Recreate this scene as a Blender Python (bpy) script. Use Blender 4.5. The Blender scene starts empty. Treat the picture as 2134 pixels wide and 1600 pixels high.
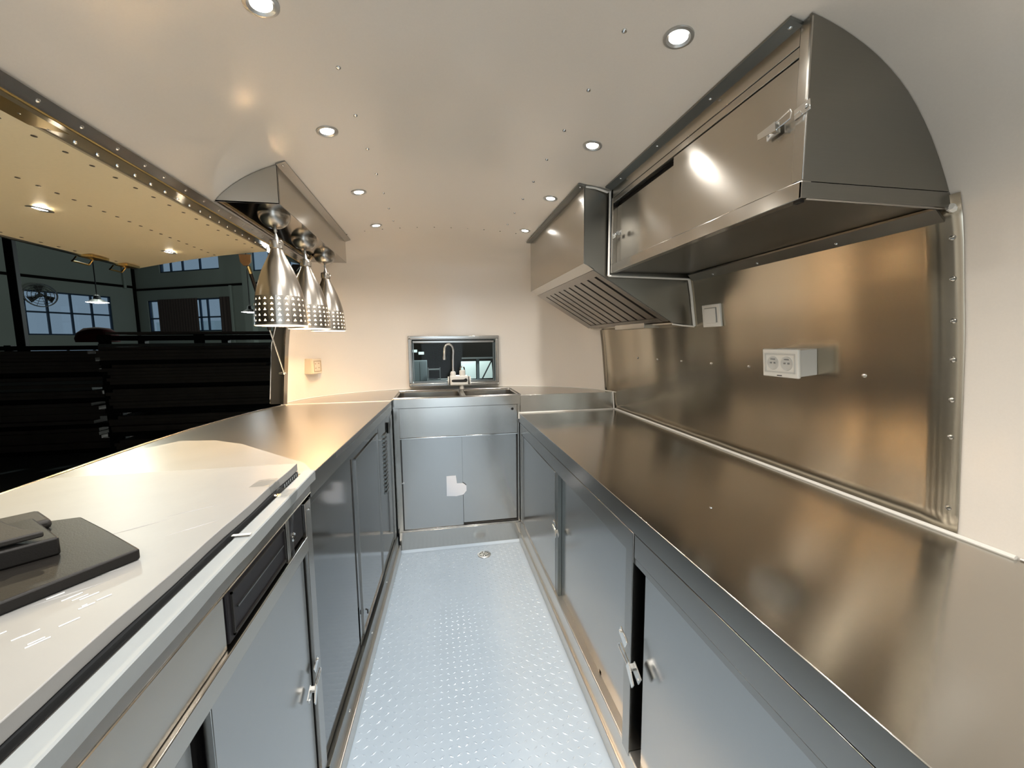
import bpy, bmesh, math, random
from mathutils import Vector, Matrix
random.seed(7)
R = math.radians
scene = bpy.context.scene
COL = scene.collection

# ------------------------------------------------------------------ camera, world, light, exposure
def make_camera():
    yaw, pitch, roll, f = 0.184153, 0.106218, 0.00986454, 833.95
    fw = Vector((math.sin(yaw)*math.cos(pitch), math.cos(yaw)*math.cos(pitch), -math.sin(pitch)))
    r = Vector((math.cos(yaw), -math.sin(yaw), 0))
    d = fw.cross(r)
    c, s = math.cos(roll), math.sin(roll)
    r2 = c*r + s*d; d2 = -s*r + c*d
    up = -d2; b = -fw
    cam = bpy.data.cameras.new('camera'); o = bpy.data.objects.new('camera', cam); COL.objects.link(o)
    o.matrix_world = Matrix(((r2.x, up.x, b.x, 0), (r2.y, up.y, b.y, 0), (r2.z, up.z, b.z, 1.305), (0, 0, 0, 1)))
    cam.sensor_width = 36; cam.lens = f/2134*36; cam.clip_start = 0.02; cam.clip_end = 200
    scene.camera = o
make_camera()
world = bpy.data.worlds.new('dusk_sky'); scene.world = world; world.use_nodes = True
world.node_tree.nodes['Background'].inputs[0].default_value = (0.36, 0.45, 0.52, 1)
world.node_tree.nodes['Background'].inputs[1].default_value = 0.5
scene.view_settings.view_transform = 'Standard'; scene.view_settings.look = 'None'
scene.view_settings.gamma = 1; scene.view_settings.use_curve_mapping = False
scene.view_settings.exposure = 0.5
scene.cycles.sample_clamp_indirect = 8.0
scene.cycles.max_bounces = 10

def light(kind, name, loc, energy, color, parent=None, rot=(0, 0, 0), **kw):
    l = bpy.data.lights.new(name, kind); l.energy = energy; l.color = color
    for k, v in kw.items(): setattr(l, k, v)
    o = bpy.data.objects.new(name, l); COL.objects.link(o)
    if parent is not None:
        o.parent = parent; o.location = Vector(loc) - parent.location
    else: o.location = loc
    o.rotation_euler = rot
    return o
# daylight falling in through the open rear doorway of the trailer
DAY = light('AREA', 'doorway_daylight', (0.10, -1.74, 1.02), 9, (0.76, 0.89, 1.0), rot=(R(90), 0, 0), shape='RECTANGLE', size=0.78, size_y=1.75)
# high-bay lamp of the workshop, then an added far light
light('POINT', 'workshop_high_bay_light', (-9.0, 13.0, 5.6), 380, (0.92, 1.0, 0.90), shadow_soft_size=0.3)
light('POINT', 'workshop_far_fill_light', (0.8, 16.2, 2.6), 520, (0.86, 1.0, 0.97), shadow_soft_size=0.3)  # added light, stands in for daylight on the far hall floor

WHITE_L = (1.0, 0.96, 0.91); WARM_L = (1.0, 0.64, 0.33); AWN_L = (1.0, 0.84, 0.55)
E_DOWN, E_PEND, E_AWN = 14.0, 9.0, 21.0

# ------------------------------------------------------------------ materials
def newmat(name):
    m = bpy.data.materials.new(name); m.use_nodes = True
    return m, m.node_tree, m.node_tree.nodes['Principled BSDF']
def rgba(c): return (c[0], c[1], c[2], 1)
def plain(name, col, rough=0.5, metal=0.0, spec=0.5, noise=0.0, nscale=60, bump=0.0, coat=0.0):
    m, nt, p = newmat(name)
    p.inputs['Base Color'].default_value = rgba(col); p.inputs['Roughness'].default_value = rough
    p.inputs['Metallic'].default_value = metal; p.inputs['Specular IOR Level'].default_value = spec
    p.inputs['Coat Weight'].default_value = coat
    if noise or bump:
        tc = nt.nodes.new('ShaderNodeTexCoord'); n = nt.nodes.new('ShaderNodeTexNoise')
        n.inputs['Scale'].default_value = nscale; n.inputs['Detail'].default_value = 4
        nt.links.new(tc.outputs['Object'], n.inputs['Vector'])
        if noise:
            mx = nt.nodes.new('ShaderNodeMix'); mx.data_type = 'RGBA'
            mx.inputs[6].default_value = rgba([c*(1-noise) for c in col]); mx.inputs[7].default_value = rgba([min(1, c*(1+noise)) for c in col])
            nt.links.new(n.outputs['Fac'], mx.inputs[0]); nt.links.new(mx.outputs[2], p.inputs['Base Color'])
        if bump:
            b = nt.nodes.new('ShaderNodeBump'); b.inputs['Strength'].default_value = bump; b.inputs['Distance'].default_value = 0.002
            nt.links.new(n.outputs['Fac'], b.inputs['Height']); nt.links.new(b.outputs['Normal'], p.inputs['Normal'])
    return m
def steel(name, col=(0.60, 0.59, 0.56), rough=0.24, axis='y', streak=0.04, wave=0.0, wscale=2.0, fine=0.0, tan=(0.15, 0.10, 1), aniso=0.5, wmap=None):
    """brushed stainless: fine streaks along one axis, optional soft oil-canning of the sheet"""
    m, nt, p = newmat(name)
    p.inputs['Metallic'].default_value = 1.0
    p.inputs['Anisotropic'].default_value = aniso
    tv = nt.nodes.new('ShaderNodeCombineXYZ')
    for i_ in range(3): tv.inputs[i_].default_value = tan[i_]
    nt.links.new(tv.outputs[0], p.inputs['Tangent'])
    tc = nt.nodes.new('ShaderNodeTexCoord'); mp = nt.nodes.new('ShaderNodeMapping')
    mp.inputs['Scale'].default_value = {'x': (6, 800, 800), 'y': (800, 6, 800), 'z': (800, 800, 6)}[axis]
    n = nt.nodes.new('ShaderNodeTexNoise'); n.inputs['Scale'].default_value = 1.0; n.inputs['Detail'].default_value = 3
    nt.links.new(tc.outputs['Object'], mp.inputs['Vector']); nt.links.new(mp.outputs[0], n.inputs['Vector'])
    mx = nt.nodes.new('ShaderNodeMix'); mx.data_type = 'RGBA'
    mx.inputs[6].default_value = rgba([c*(1-streak) for c in col]); mx.inputs[7].default_value = rgba([c*(1+streak) for c in col])
    nt.links.new(n.outputs['Fac'], mx.inputs[0]); nt.links.new(mx.outputs[2], p.inputs['Base Color'])
    mr = nt.nodes.new('ShaderNodeMapRange'); mr.inputs['To Min'].default_value = rough*0.94; mr.inputs['To Max'].default_value = rough*1.06
    nt.links.new(n.outputs['Fac'], mr.inputs['Value']); nt.links.new(mr.outputs[0], p.inputs['Roughness'])
    if wave:
        w = nt.nodes.new('ShaderNodeTexNoise'); w.inputs['Scale'].default_value = wscale; w.inputs['Detail'].default_value = 0
        mp2 = nt.nodes.new('ShaderNodeMapping'); mp2.inputs['Scale'].default_value = wmap or {'x': (1, 1.6, 1.6), 'y': (1.4, 1, 0.6), 'z': (1.6, 1.6, .5)}[axis]
        nt.links.new(tc.outputs['Object'], mp2.inputs['Vector']); nt.links.new(mp2.outputs[0], w.inputs['Vector'])
        b2 = nt.nodes.new('ShaderNodeBump'); b2.inputs['Strength'].default_value = 1.0; b2.inputs['Distance'].default_value = wave
        nt.links.new(w.outputs['Fac'], b2.inputs['Height']); nt.links.new(b2.outputs['Normal'], p.inputs['Normal'])
    return m
def emit(name, col, s):
    m, nt, p = newmat(name)
    p.inputs['Base Color'].default_value = rgba(col); p.inputs['Emission Color'].default_value = rgba(col); p.inputs['Emission Strength'].default_value = s
    return m
def thinglass(name, tint=(0.9, 0.95, 0.97), gloss=0.08):
    m = bpy.data.materials.new(name); m.use_nodes = True; nt = m.node_tree
    nt.nodes.remove(nt.nodes['Principled BSDF']); out = nt.nodes['Material Output']
    t = nt.nodes.new('ShaderNodeBsdfTransparent'); t.inputs[0].default_value = rgba(tint)
    g = nt.nodes.new('ShaderNodeBsdfGlossy'); g.inputs['Roughness'].default_value = 0.03
    mx = nt.nodes.new('ShaderNodeMixShader'); mx.inputs[0].default_value = gloss
    nt.links.new(t.outputs[0], mx.inputs[1]); nt.links.new(g.outputs[0], mx.inputs[2]); nt.links.new(mx.outputs[0], out.inputs[0])
    return m

M = {}
M['shell'] = plain('glossy_cream_lining', (0.74, 0.69, 0.62), rough=0.40, spec=0.5, noise=0.03, nscale=220, bump=0.05, coat=0.8)
M['shell'].node_tree.nodes['Principled BSDF'].inputs['Coat Roughness'].default_value = 0.16
M['awning'] = plain('cream_awning_lining', (0.92, 0.82, 0.58), rough=0.32, noise=0.04, nscale=120, bump=0.08, coat=0.3)
M['top'] = steel('steel_counter', (0.42, 0.40, 0.365), 0.17, 'y', wave=0.004, wscale=2.2, tan=(1, 0, 0), aniso=.4)
M['topL'] = steel('steel_counter_left', (0.41, 0.40, 0.38), 0.30, 'y', wave=0.003, wscale=2.2, tan=(1, 0, 0), aniso=.4)
M['sheet'] = steel('steel_backsplash', (0.50, 0.445, 0.355), 0.21, 'y', wave=0.010, wscale=2.3, aniso=.7, wmap=(1, 1.6, 0.35))
M['front'] = steel('steel_front', (0.36, 0.345, 0.32), 0.22, 'y', streak=0.05)
M['door'] = steel('steel_door', (0.43, 0.425, 0.41), 0.20, 'y', streak=0.04, wave=0.001)
M['mirror'] = steel('dark_mirror_door', (0.21, 0.215, 0.215), 0.10, 'z', streak=0.03)
M['sinkst'] = steel('steel_sink_unit', (0.46, 0.445, 0.415), 0.20, 'x', streak=0.04, wave=0.002)
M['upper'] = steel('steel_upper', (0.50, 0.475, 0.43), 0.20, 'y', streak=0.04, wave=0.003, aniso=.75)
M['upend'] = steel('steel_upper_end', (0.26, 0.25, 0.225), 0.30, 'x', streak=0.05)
M['dark'] = plain('dark_gap', (0.012, 0.012, 0.012), 0.7)
M['darksteel'] = steel('dark_steel_strip', (0.22, 0.23, 0.22), 0.30, 'y')
M['chrome'] = plain('chrome', (0.78, 0.78, 0.76), 0.10, 1.0)
M['satin'] = steel('spun_steel', (0.46, 0.43, 0.385), 0.26, 'z', streak=0.08, aniso=0)
M['plinth'] = steel('pale_plinth', (0.62, 0.60, 0.56), 0.32, 'y')
M['floor'] = plain('pale_checker_plate', (0.315, 0.385, 0.455), 0.36, 0.1, noise=0.05, nscale=9)
M['tread'] = plain('pale_tread', (0.35, 0.42, 0.49), 0.25, 0.15)
M['seal'] = plain('white_sealant', (0.78, 0.76, 0.70), 0.45)
M['plastic'] = plain('white_plastic', (0.66, 0.65, 0.60), 0.35)
M['plastic2'] = plain('light_grey_plastic', (0.50, 0.50, 0.47), 0.35)
M['blk'] = plain('black_plastic', (0.010, 0.009, 0.008), 0.45, spec=0.25, bump=0.15, nscale=500)
M['blk2'] = plain('charcoal_plastic', (0.022, 0.020, 0.018), 0.5, spec=0.25, bump=0.15, nscale=500)
M['drawer'] = plain('black_drawer_face', (0.012, 0.011, 0.013), 0.45, spec=0.25)
M['foam'] = plain('white_protective_foam', (0.22, 0.22, 0.215), 0.40, noise=0.06, nscale=14, bump=0.3)
M['foam2'] = plain('white_foam_strip', (0.235, 0.255, 0.26), 0.5, noise=0.05, nscale=30, bump=0.3)
M['tape'] = plain('black_tape', (0.008, 0.009, 0.010), 0.5, spec=.2)
M['crease'] = plain('shiny_film_crease', (0.8, 0.8, 0.75), 0.12, coat=1.0)
M['filmw'] = plain('white_film', (0.66, 0.70, 0.76), 0.35)
M['lens'] = emit('lamp_lens', (1.0, 0.96, 0.90), 14.0)
M['bulb'] = emit('warm_bulb', (1.0, 0.78, 0.48), 12.0)
M['shadein'] = plain('white_shade_inside', (0.85, 0.82, 0.74), 0.5)
M['ring'] = plain('brushed_ring', (0.55, 0.55, 0.53), 0.3, 0.9)
M['drivet'] = plain('dark_rivet', (0.10, 0.08, 0.06), 0.4, 0.6)
M['brass'] = plain('brass_fitting', (0.75, 0.55, 0.22), 0.28, 1.0)
M['brown'] = plain('tan_bracket', (0.30, 0.18, 0.09), 0.4, 0.5)
M['glass'] = thinglass('clear_glass', tint=(0.97, 0.98, 0.98), gloss=0.006)
M['clear'] = thinglass('clear_tape_film', (0.94, 0.95, 0.95), 0.16)
M['slat'] = steel('filter_steel', (0.32, 0.295, 0.265), 0.32, 'x')
M['hallwall'] = plain('workshop_wall', (0.30, 0.34, 0.31), 0.8, noise=0.12, nscale=0.6)
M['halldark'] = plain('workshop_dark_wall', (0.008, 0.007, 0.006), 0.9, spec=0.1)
M['hallfloor'] = plain('workshop_floor', (0.22, 0.25, 0.25), 0.5, noise=0.1, nscale=0.8)
M['blueframe'] = plain('blue_window_frame', (0.02, 0.05, 0.10), 0.4)
M['pane'] = thinglass('workshop_pane', (0.75, 0.82, 0.88), 0.05)
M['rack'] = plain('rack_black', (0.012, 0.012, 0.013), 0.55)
M['pipe'] = plain('rack_stock_steel', (0.24, 0.20, 0.18), 0.4, 0.3, noise=0.3, nscale=3)
M['pipe2'] = plain('rack_stock_bright', (0.35, 0.36, 0.36), 0.35, 0.6)
M['curtain'] = plain('brown_curtain', (0.07, 0.05, 0.045), 0.9, noise=0.2, nscale=20)
M['red'] = plain('dark_red_cloth', (0.12, 0.012, 0.012), 0.8)
M['panel'] = plain('pale_board', (0.78, 0.86, 0.84), 0.6)
M['greycab'] = plain('grey_cabinet', (0.16, 0.19, 0.20), 0.6)
M['grey'] = plain('dull_grey_metal', (0.25, 0.26, 0.26), 0.5, 0.5)

# ------------------------------------------------------------------ mesh helpers
class MB:
    def __init__(s): s.v = []; s.f = []
    def add(s, vs, fs, mat=None):
        n = len(s.v)
        s.v += [tuple(mat @ Vector(p)) if mat else tuple(p) for p in vs]
        s.f += [tuple(i+n for i in f) for f in fs]; return s
    def box(s, x0, x1, y0, y1, z0, z1, mat=None):
        return s.add([(x, y, z) for z in (z0, z1) for y in (y0, y1) for x in (x0, x1)],
                     [(0, 2, 3, 1), (4, 5, 7, 6), (0, 1, 5, 4), (2, 6, 7, 3), (0, 4, 6, 2), (1, 3, 7, 5)], mat)
    def hexa(s, p8, mat=None):   # 4 bottom + 4 top, each counter-clockwise
        return s.add(p8, [(3, 2, 1, 0), (4, 5, 6, 7), (0, 1, 5, 4), (1, 2, 6, 5), (2, 3, 7, 6), (3, 0, 4, 7)], mat)
    def prism(s, poly, vec, mat=None):
        n = len(poly); v = Vector(vec)
        a = [Vector(p) for p in poly]; b = [p+v for p in a]
        return s.add(a+b, [tuple(range(n-1, -1, -1)), tuple(range(n, 2*n))] + [(i, (i+1) % n, n+(i+1) % n, n+i) for i in range(n)], mat)
    def tube(s, path, r, n=8, mat=None, r2=None):
        path = [Vector(p) for p in path]; rings = []
        t0 = (path[1]-path[0]).normalized()
        up = Vector((0, 0, 1)) if abs(t0.z) < .9 else Vector((1, 0, 0))
        u = t0.cross(up).normalized()
        vs = []
        for i, p in enumerate(path):
            t = ((path[min(i+1, len(path)-1)]-path[max(i-1, 0)])).normalized()
            u = (u - t*u.dot(t)).normalized(); w = t.cross(u)
            rr = r if r2 is None else r+(r2-r)*i/(len(path)-1)
            vs += [p+u*rr*math.cos(2*math.pi*k/n)+w*rr*math.sin(2*math.pi*k/n) for k in range(n)]
        fs = []
        for i in range(len(path)-1):
            for k in range(n):
                a = i*n+k; b = i*n+(k+1) % n
                fs.append((a, b, b+n, a+n))
        fs.append(tuple(range(n-1, -1, -1))); m = (len(path)-1)*n; fs.append(tuple(m+k for k in range(n)))
        return s.add(vs, fs, mat)
    def lathe(s, prof, c=(0, 0, 0), n=32, mat=None, cap=False):
        c = Vector(c); vs = []
        for r, z in prof: vs += [c+Vector((r*math.cos(2*math.pi*k/n), r*math.sin(2*math.pi*k/n), z)) for k in range(n)]
        fs = [(i*n+k, i*n+(k+1) % n, (i+1)*n+(k+1) % n, (i+1)*n+k) for i in range(len(prof)-1) for k in range(n)]
        if cap: fs += [tuple(range(n-1, -1, -1)), tuple((len(prof)-1)*n+k for k in range(n))]
        return s.add(vs, fs, mat)
    def build(s, name, mat, parent=None, bevel=0.0, smooth=True, angle=35):
        me = bpy.data.meshes.new(name)
        off = parent_off(parent)
        me.from_pydata([tuple(Vector(p)-off) for p in s.v], [], s.f)
        bm = bmesh.new(); bm.from_mesh(me); bmesh.ops.recalc_face_normals(bm, faces=bm.faces); bm.to_mesh(me); bm.free()
        me.materials.append(mat)
        if smooth:
            me.shade_smooth(); me.set_sharp_from_angle(angle=R(angle))
        o = bpy.data.objects.new(name, me); COL.objects.link(o)
        if parent is not None: o.parent = parent
        if bevel:
            b = o.modifiers.new('bevel', 'BEVEL'); b.width = bevel; b.segments = 2; b.limit_method = 'ANGLE'; b.angle_limit = R(40)
            b.harden_normals = False
        return o
def parent_off(p):
    v = Vector((0, 0, 0))
    while p is not None: v += p.location; p = p.parent
    return v
def box(name, mat, parent, *b, mt=None, bevel=0.0): return MB().box(*b, mat=mt).build(name, mat, parent, bevel)
def thing(name, label, cat, loc=(0, 0, 0), group=None):
    o = bpy.data.objects.new(name, None); COL.objects.link(o); o.location = loc; o.empty_display_size = 0.05
    return tag(o, label, cat, group)
def tag(o, label, cat, group=None):
    o['label'] = label; o['category'] = cat
    if group: o['group'] = group
    return o
def struct(o): o['kind'] = 'structure'; return o
def copy_tree(o, parent=None):
    c = o.copy(); COL.objects.link(c)
    if parent is not None: c.parent = parent
    for ch in list(o.children): copy_tree(ch, c)
    return c
def share(parent, proto, loc, rot=None):
    """another piece sharing proto's mesh, placed in world space under parent"""
    c = proto.copy(); COL.objects.link(c); c.parent = parent; c.location = Vector(loc)-parent_off(parent)
    if rot is not None: c.rotation_euler = rot
    return c
def meshonly(name, mb, mat):
    o = mb.build(name, mat); me = o.data; bpy.data.objects.remove(o); return me
def piece(name, me, parent, loc, quat=None):
    o = bpy.data.objects.new(name, me); COL.objects.link(o); o.parent = parent; o.location = Vector(loc)-parent_off(parent)
    if quat is not None: o.rotation_mode = 'QUATERNION'; o.rotation_quaternion = quat
    return o
rivet_me = meshonly('rivet', MB().lathe([(0.0045, 0), (0.004, 0.0018), (0.0022, 0.003), (0.0003, 0.0034)], n=8), M['chrome'])
drivet_me = meshonly('rivet', MB().lathe([(0.006, 0), (0.005, 0.0012), (0.0003, 0.002)], n=8), M['drivet'])
screw_me = meshonly('screw', MB().lathe([(0.0062, 0), (0.0056, 0.0024), (0.003, 0.004), (0.0003, 0.0045)], n=10), M['chrome'])
def face_quat(nrm): return Vector((0, 0, 1)).rotation_difference(Vector(nrm).normalized())

# ------------------------------------------------------------------ the trailer shell
XC = 0.12; LS = 0.96; YS = 2.40; YB = -1.75
CTRL = [(1.02, -0.10), (1.03, -0.02), (1.045, 0.3), (1.045, 0.6), (1.04, 0.86), (1.03, 0.98), (1.015, 1.15), (1.0, 1.30), (0.985, 1.40), (0.955, 1.571), (0.90, 1.684),
        (0.83, 1.775), (0.755, 1.835), (0.67, 1.877), (0.57, 1.906), (0.4, 1.933), (0.2, 1.95), (0.0, 1.955), (-0.2, 1.95)]
PROF = []
for i in range(1, len(CTRL)-2):
    p0, p1, p2, p3 = [Vector(CTRL[j]) for j in (i-1, i, i+1, i+2)]
    for k in range(5):
        t = k/5
        PROF.append(0.5*((2*p1)+(p2-p0)*t+(2*p0-5*p1+4*p2-p3)*t*t+(3*p1-p0-3*p2+p3)*t**3))
PROF.append(Vector((0.0, 1.955)))
def DX(z):
    for a, b in zip(PROF, PROF[1:]):
        if a.y <= z <= b.y: return a.x+(b.x-a.x)*(z-a.y)/(b.y-a.y+1e-9)
    return 0.0 if z > 1.9 else PROF[0].x
def ZC(dx):
    for a, b in zip(PROF, PROF[1:]):
        if b.x <= dx <= a.x and a.y > 1.0: return a.y+(b.y-a.y)*(a.x-dx)/(a.x-b.x+1e-9)
    return 1.955
def XR(z): return XC+DX(z)
def XL(z): return XC-LS*DX(z)
def capb(a): return 0.66*(max(a, 0)/1.045)**0.6
def build_shell():
    bm = bmesh.new()
    prof = [(XC+p.x, p.y) for p in PROF] + [(XC-LS*p.x, p.y) for p in reversed(PROF[:-1])]
    ys = [YB+(YS-YB)*i/40 for i in range(41)]
    rows = [[bm.verts.new((x, y, z)) for x, z in prof] for y in ys]
    for a, b in zip(rows, rows[1:]):
        for i in range(len(prof)-1): bm.faces.new((a[i], a[i+1], b[i+1], b[i]))
    # rounded end cap: an ellipse in plan at every height
    NP = 48
    last = rows[-1]; n = len(PROF); half = PROF
    caprows = []
    for i, p in enumerate(half[:-1]):
        b = capb(p.x); row = []
        for k in range(NP+1):
            ph = math.pi*k/NP
            sx = p.x if k <= NP/2 else LS*p.x
            if k == 0: row.append(last[i])
            elif k == NP: row.append(last[len(prof)-1-i])
            else: row.append(bm.verts.new((XC+sx*math.cos(ph), YS+b*math.sin(ph), p.y)))
        caprows.append(row)
    for a, b in zip(caprows, caprows[1:]):
        for k in range(NP): bm.faces.new((a[k], b[k], b[k+1], a[k+1]))
    topv = last[n-1]
    a = caprows[-1]
    for k in range(NP): bm.faces.new((a[k], topv, a[k+1]))
    bmesh.ops.recalc_face_normals(bm, faces=bm.faces)
    c = Vector((XC, 1, 1))
    f0 = min(bm.faces, key=lambda f: (f.calc_center_median()-Vector((XC, 0.5, 1.955))).length)
    if f0.normal.z > 0:
        bmesh.ops.reverse_faces(bm, faces=bm.faces)
    def cut(co, no, cond):
        fs = [f for f in bm.faces if cond(f.calc_center_median())]
        es = {e for f in fs for e in f.edges}; vs = {v for f in fs for v in f.verts}
        bmesh.ops.bisect_plane(bm, geom=list(fs)+list(es)+list(vs), plane_co=co, plane_no=no)
    L = lambda c: c.x < XC-0.3 and c.y < 2.8
    cut((0, 0, 0.955), (0, 0, 1), L); cut((0, 0, 1.735), (0, 0, 1), L)
    cut((0, -1.0, 0), (0, 1, 0), L); cut((0, 2.46, 0), (0, 1, 0), L)
    E_ = lambda c: c.y > 2.8
    for co, no in (((-0.19, 0, 0), (1, 0, 0)), ((0.445, 0, 0), (1, 0, 0)), ((0, 0, 0.99), (0, 0, 1)), ((0, 0, 1.335), (0, 0, 1))): cut(co, no, E_)
    bm.normal_update()
    dele = []
    for f in bm.faces:
        c = f.calc_center_median()
        if c.x < 0 and -1.0 < c.y < 2.46 and 0.955 < c.z < 1.735 and c.x < XC-0.4: dele.append(f)
        if c.y > 2.8 and -0.19 < c.x < 0.445 and 0.99 < c.z < 1.335: dele.append(f)
    groups = {'ceiling': [], 'wall_right': [], 'wall_left': [], 'wall_end': []}
    dset = set(dele)
    for f in bm.faces:
        if f in dset: continue
        c = f.calc_center_median()
        k = 'wall_end' if c.y > YS else ('ceiling' if c.z > 1.735 else ('wall_right' if c.x > XC else 'wall_left'))
        groups[k].append(f)
    for k, fs in groups.items():
        idx = {}; vs = []; ns = []; F = []
        for f in fs:
            t = []
            for v in f.verts:
                if v not in idx: idx[v] = len(vs); vs.append(v.co.copy()); ns.append(v.normal.copy())
                t.append(idx[v])
            F.append(t)
        me = bpy.data.meshes.new(k); me.from_pydata([tuple(v) for v in vs], [], F); me.materials.append(M['shell'])
        me.shade_smooth(); me.normals_split_custom_set_from_vertices([tuple(n) for n in ns])
        o = bpy.data.objects.new(k, me); COL.objects.link(o); struct(o); SH[k] = o
    bm.free()
SH = {}
build_shell()
# rear wall with the open doorway, behind the camera
rw = MB().box(-1.0, -0.32, YB-0.03, YB, -0.02, 2.0).box(0.52, 1.24, YB-0.03, YB, -0.02, 2.0).box(-0.32, 0.52, YB-0.03, YB, 1.93, 2.0).build('wall_rear', M['shell']); struct(rw)
# floor with raised treads
fl = struct(box('floor', M['floor'], None, -0.95, 1.20, YB, 3.05, -0.03, 0.0))
mb = MB()
pit = 0.027
for i in range(int(0.86/pit)):
    for j in range(int(3.1/pit)):
        x = -0.345+i*pit; y = -0.6+j*pit
        if y > 2.44 or x > 0.49: continue
        a = R(38) if (i+j) % 2 else R(-38)
        ca, sa = math.cos(a), math.sin(a); L_, W_ = 0.0105, 0.0036
        P4 = [(x+ca*L_, y+sa*L_, 0), (x-sa*W_, y+ca*W_, 0), (x-ca*L_, y-sa*L_, 0), (x+sa*W_, y-ca*W_, 0)]
        mb.add(P4+[(x, y, 0.0012)], [(0, 1, 4), (1, 2, 4), (2, 3, 4), (3, 0, 4)])
tr = mb.build('tread', M['tread'], fl, smooth=False); tr['kind'] = 'stuff'

# ceiling rivets
def ceil_pt(x, y, extra=0.0):
    dx = abs(x-XC)/(LS if x < XC else 1)
    return Vector((x, y, ZC(dx)-extra))
def ceil_n(x):
    e = 0.01; a = ceil_pt(x-e, 0); b = ceil_pt(x+e, 0); t = (b-a).normalized()
    return Vector((t.z, 0, -t.x)) if t.x > 0 else Vector((-t.z, 0, t.x))
for k in range(-6, 7):
    y = 1.055+0.2*k
    if y < 2.35: piece('rivet', screw_me, SH['ceiling'], ceil_pt(-0.205, y), face_quat(ceil_n(-0.205)))
for k in range(-6, 8):
    y = 1.045+0.2*k
    if y < 2.35: piece('rivet', screw_me, SH['ceiling'], ceil_pt(0.402, y), face_quat(ceil_n(0.402)))
for k in range(-7, 8):
    x = 0.10+0.0945*k
    p = ceil_pt(x, 2.393); piece('rivet', rivet_me, SH['ceiling'], p, face_quat(ceil_n(x)))

# ------------------------------------------------------------------ downlights
def downlight(x, y, label, nm='ceiling_downlight', nrm=None, p=None, r=0.031, col=WHITE_L, en=E_DOWN, group='round recessed lights in the ceiling', lit=True):
    if p is None: p = ceil_pt(x, y); nrm = ceil_n(x)
    t = thing(nm, label, 'light', p, group)
    q = face_quat(nrm); mt = Matrix.Translation(p) @ q.to_matrix().to_4x4()
    MB().lathe([(r*1.0, 0), (r*0.99, 0.003), (r*0.80, 0.004), (r*0.60, 0.001)], n=28, mat=mt).build('trim_ring', M['ring'], t)
    MB().lathe([(r*0.61, 0.0012), (r*0.45, 0.0022), (0.0005, 0.0026)], n=28, mat=mt).build('lens', M['lens'], t)
    if lit:
        l = light('SPOT', 'lamp_light', p+Vector(nrm)*0.012, en, col, t, spot_size=R(150), spot_blend=0.9, shadow_soft_size=0.018)
        l.rotation_mode = 'QUATERNION'; l.rotation_quaternion = Vector((0, 0, -1)).rotation_difference(Vector(nrm))
    return t
lab = {-1: 'left row', 1: 'right row'}
names = ['nearest', 'second', 'third', 'farthest']
where = {(-1, 0): 'round recessed ceiling light of the left row, cut by the top edge of the photo',
 (-1, 1): 'round recessed ceiling light of the left row, before the pendant soffit',
 (-1, 2): 'small recessed ceiling light beside the soffit over the pendant lamps',
 (-1, 3): 'farthest recessed ceiling light of the left row, by the end wall seam',
 (1, 0): 'large round recessed ceiling light of the right row, nearest to the overhead cabinet door',
 (1, 1): 'recessed ceiling light beside the far part of the overhead cabinet',
 (1, 2): 'recessed ceiling light close to the front top edge of the range hood',
 (1, 3): 'farthest recessed ceiling light of the right row, at the far corner of the hood'}
for k, y in enumerate((0.878, 1.334, 1.826, 2.313)): downlight(-0.30, y, where[(-1, k)])
for k, y in enumerate((0.827, 1.300, 1.788, 2.312)): downlight(0.515, y, where[(1, k)])
for sx, xx in ((-1, -0.30), (1, 0.515)):
    for y in (0.38, -0.09, -0.56, -1.03):
        downlight(xx, y, 'recessed ceiling light of the %s outside the view, %s' % (lab[sx], {0.38: 'just overhead', -0.09: 'right above the viewer', -0.56: 'behind the viewer', -1.03: 'last one by the rear door'}[y]))

# ------------------------------------------------------------------ serving hatch frame, awning, strut
t = thing('hatch_surround', 'polished steel rail and trim framing the open serving hatch on the left', 'frame', (-0.70, 2.4, 1.735))
seg = [(XL(z)+0.002, z) for z in (1.735, 1.742, 1.749, 1.756)]
mb = MB()
for (xa, za), (xb, zb) in zip(seg, seg[1:]):
    mb.hexa([(xa, -1.0, za), (xa+.004, -1.0, za-.002), (xa+.004, 2.43, za-.002), (xa, 2.43, za), (xb, -1.0, zb), (xb+.004, -1.0, zb-.002), (xb+.004, 2.43, zb-.002), (xb, 2.43, zb)])
mb.build('top_flange', M['front'], t)
M['hinge'] = steel('brown_mirror_rail', (0.085, 0.072, 0.062), 0.14, 'y')
MB().hexa([(-0.83, -1.0, 1.768), (XL(1.735)+.006, -1.0, 1.733), (XL(1.735)+.006, 2.46, 1.733), (-0.83, 2.46, 1.768),
           (-0.83, -1.0, 1.775), (XL(1.735)+.006, -1.0, 1.737), (XL(1.735)+.006, 2.46, 1.737), (-0.83, 2.46, 1.775)]).build('hinge_rail', M['hinge'], t)
MB().tube([(XL(1.735)+.007, -1.0, 1.733), (XL(1.735)+.007, 2.44, 1.733)], 0.0025, 6).build('edge_bead', M['brass'], t)
for k in range(34):
    y = 2.38-0.085*k-random.uniform(0, .02)
    z = 1.746; piece('rivet', rivet_me, t, (XL(z)+0.006, y, z), face_quat((0.75, 0, -0.65)))
for k in range(26):
    y = 2.30-0.06*k; piece('rivet', rivet_me, t, (-0.775, y, 1.752), face_quat((0.28, 0, -1)))
hb = MB().hexa([(-0.81, 0.5, 1.756), (-0.735, 0.5, 1.742), (-0.735, 1.04, 1.742), (-0.81, 1.04, 1.756), (-0.81, 0.5, 1.762), (-0.735, 0.5, 1.748), (-0.735, 1.04, 1.748), (-0.81, 1.04, 1.762)]).build('hinge_plate', M['brass'], t)
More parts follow.
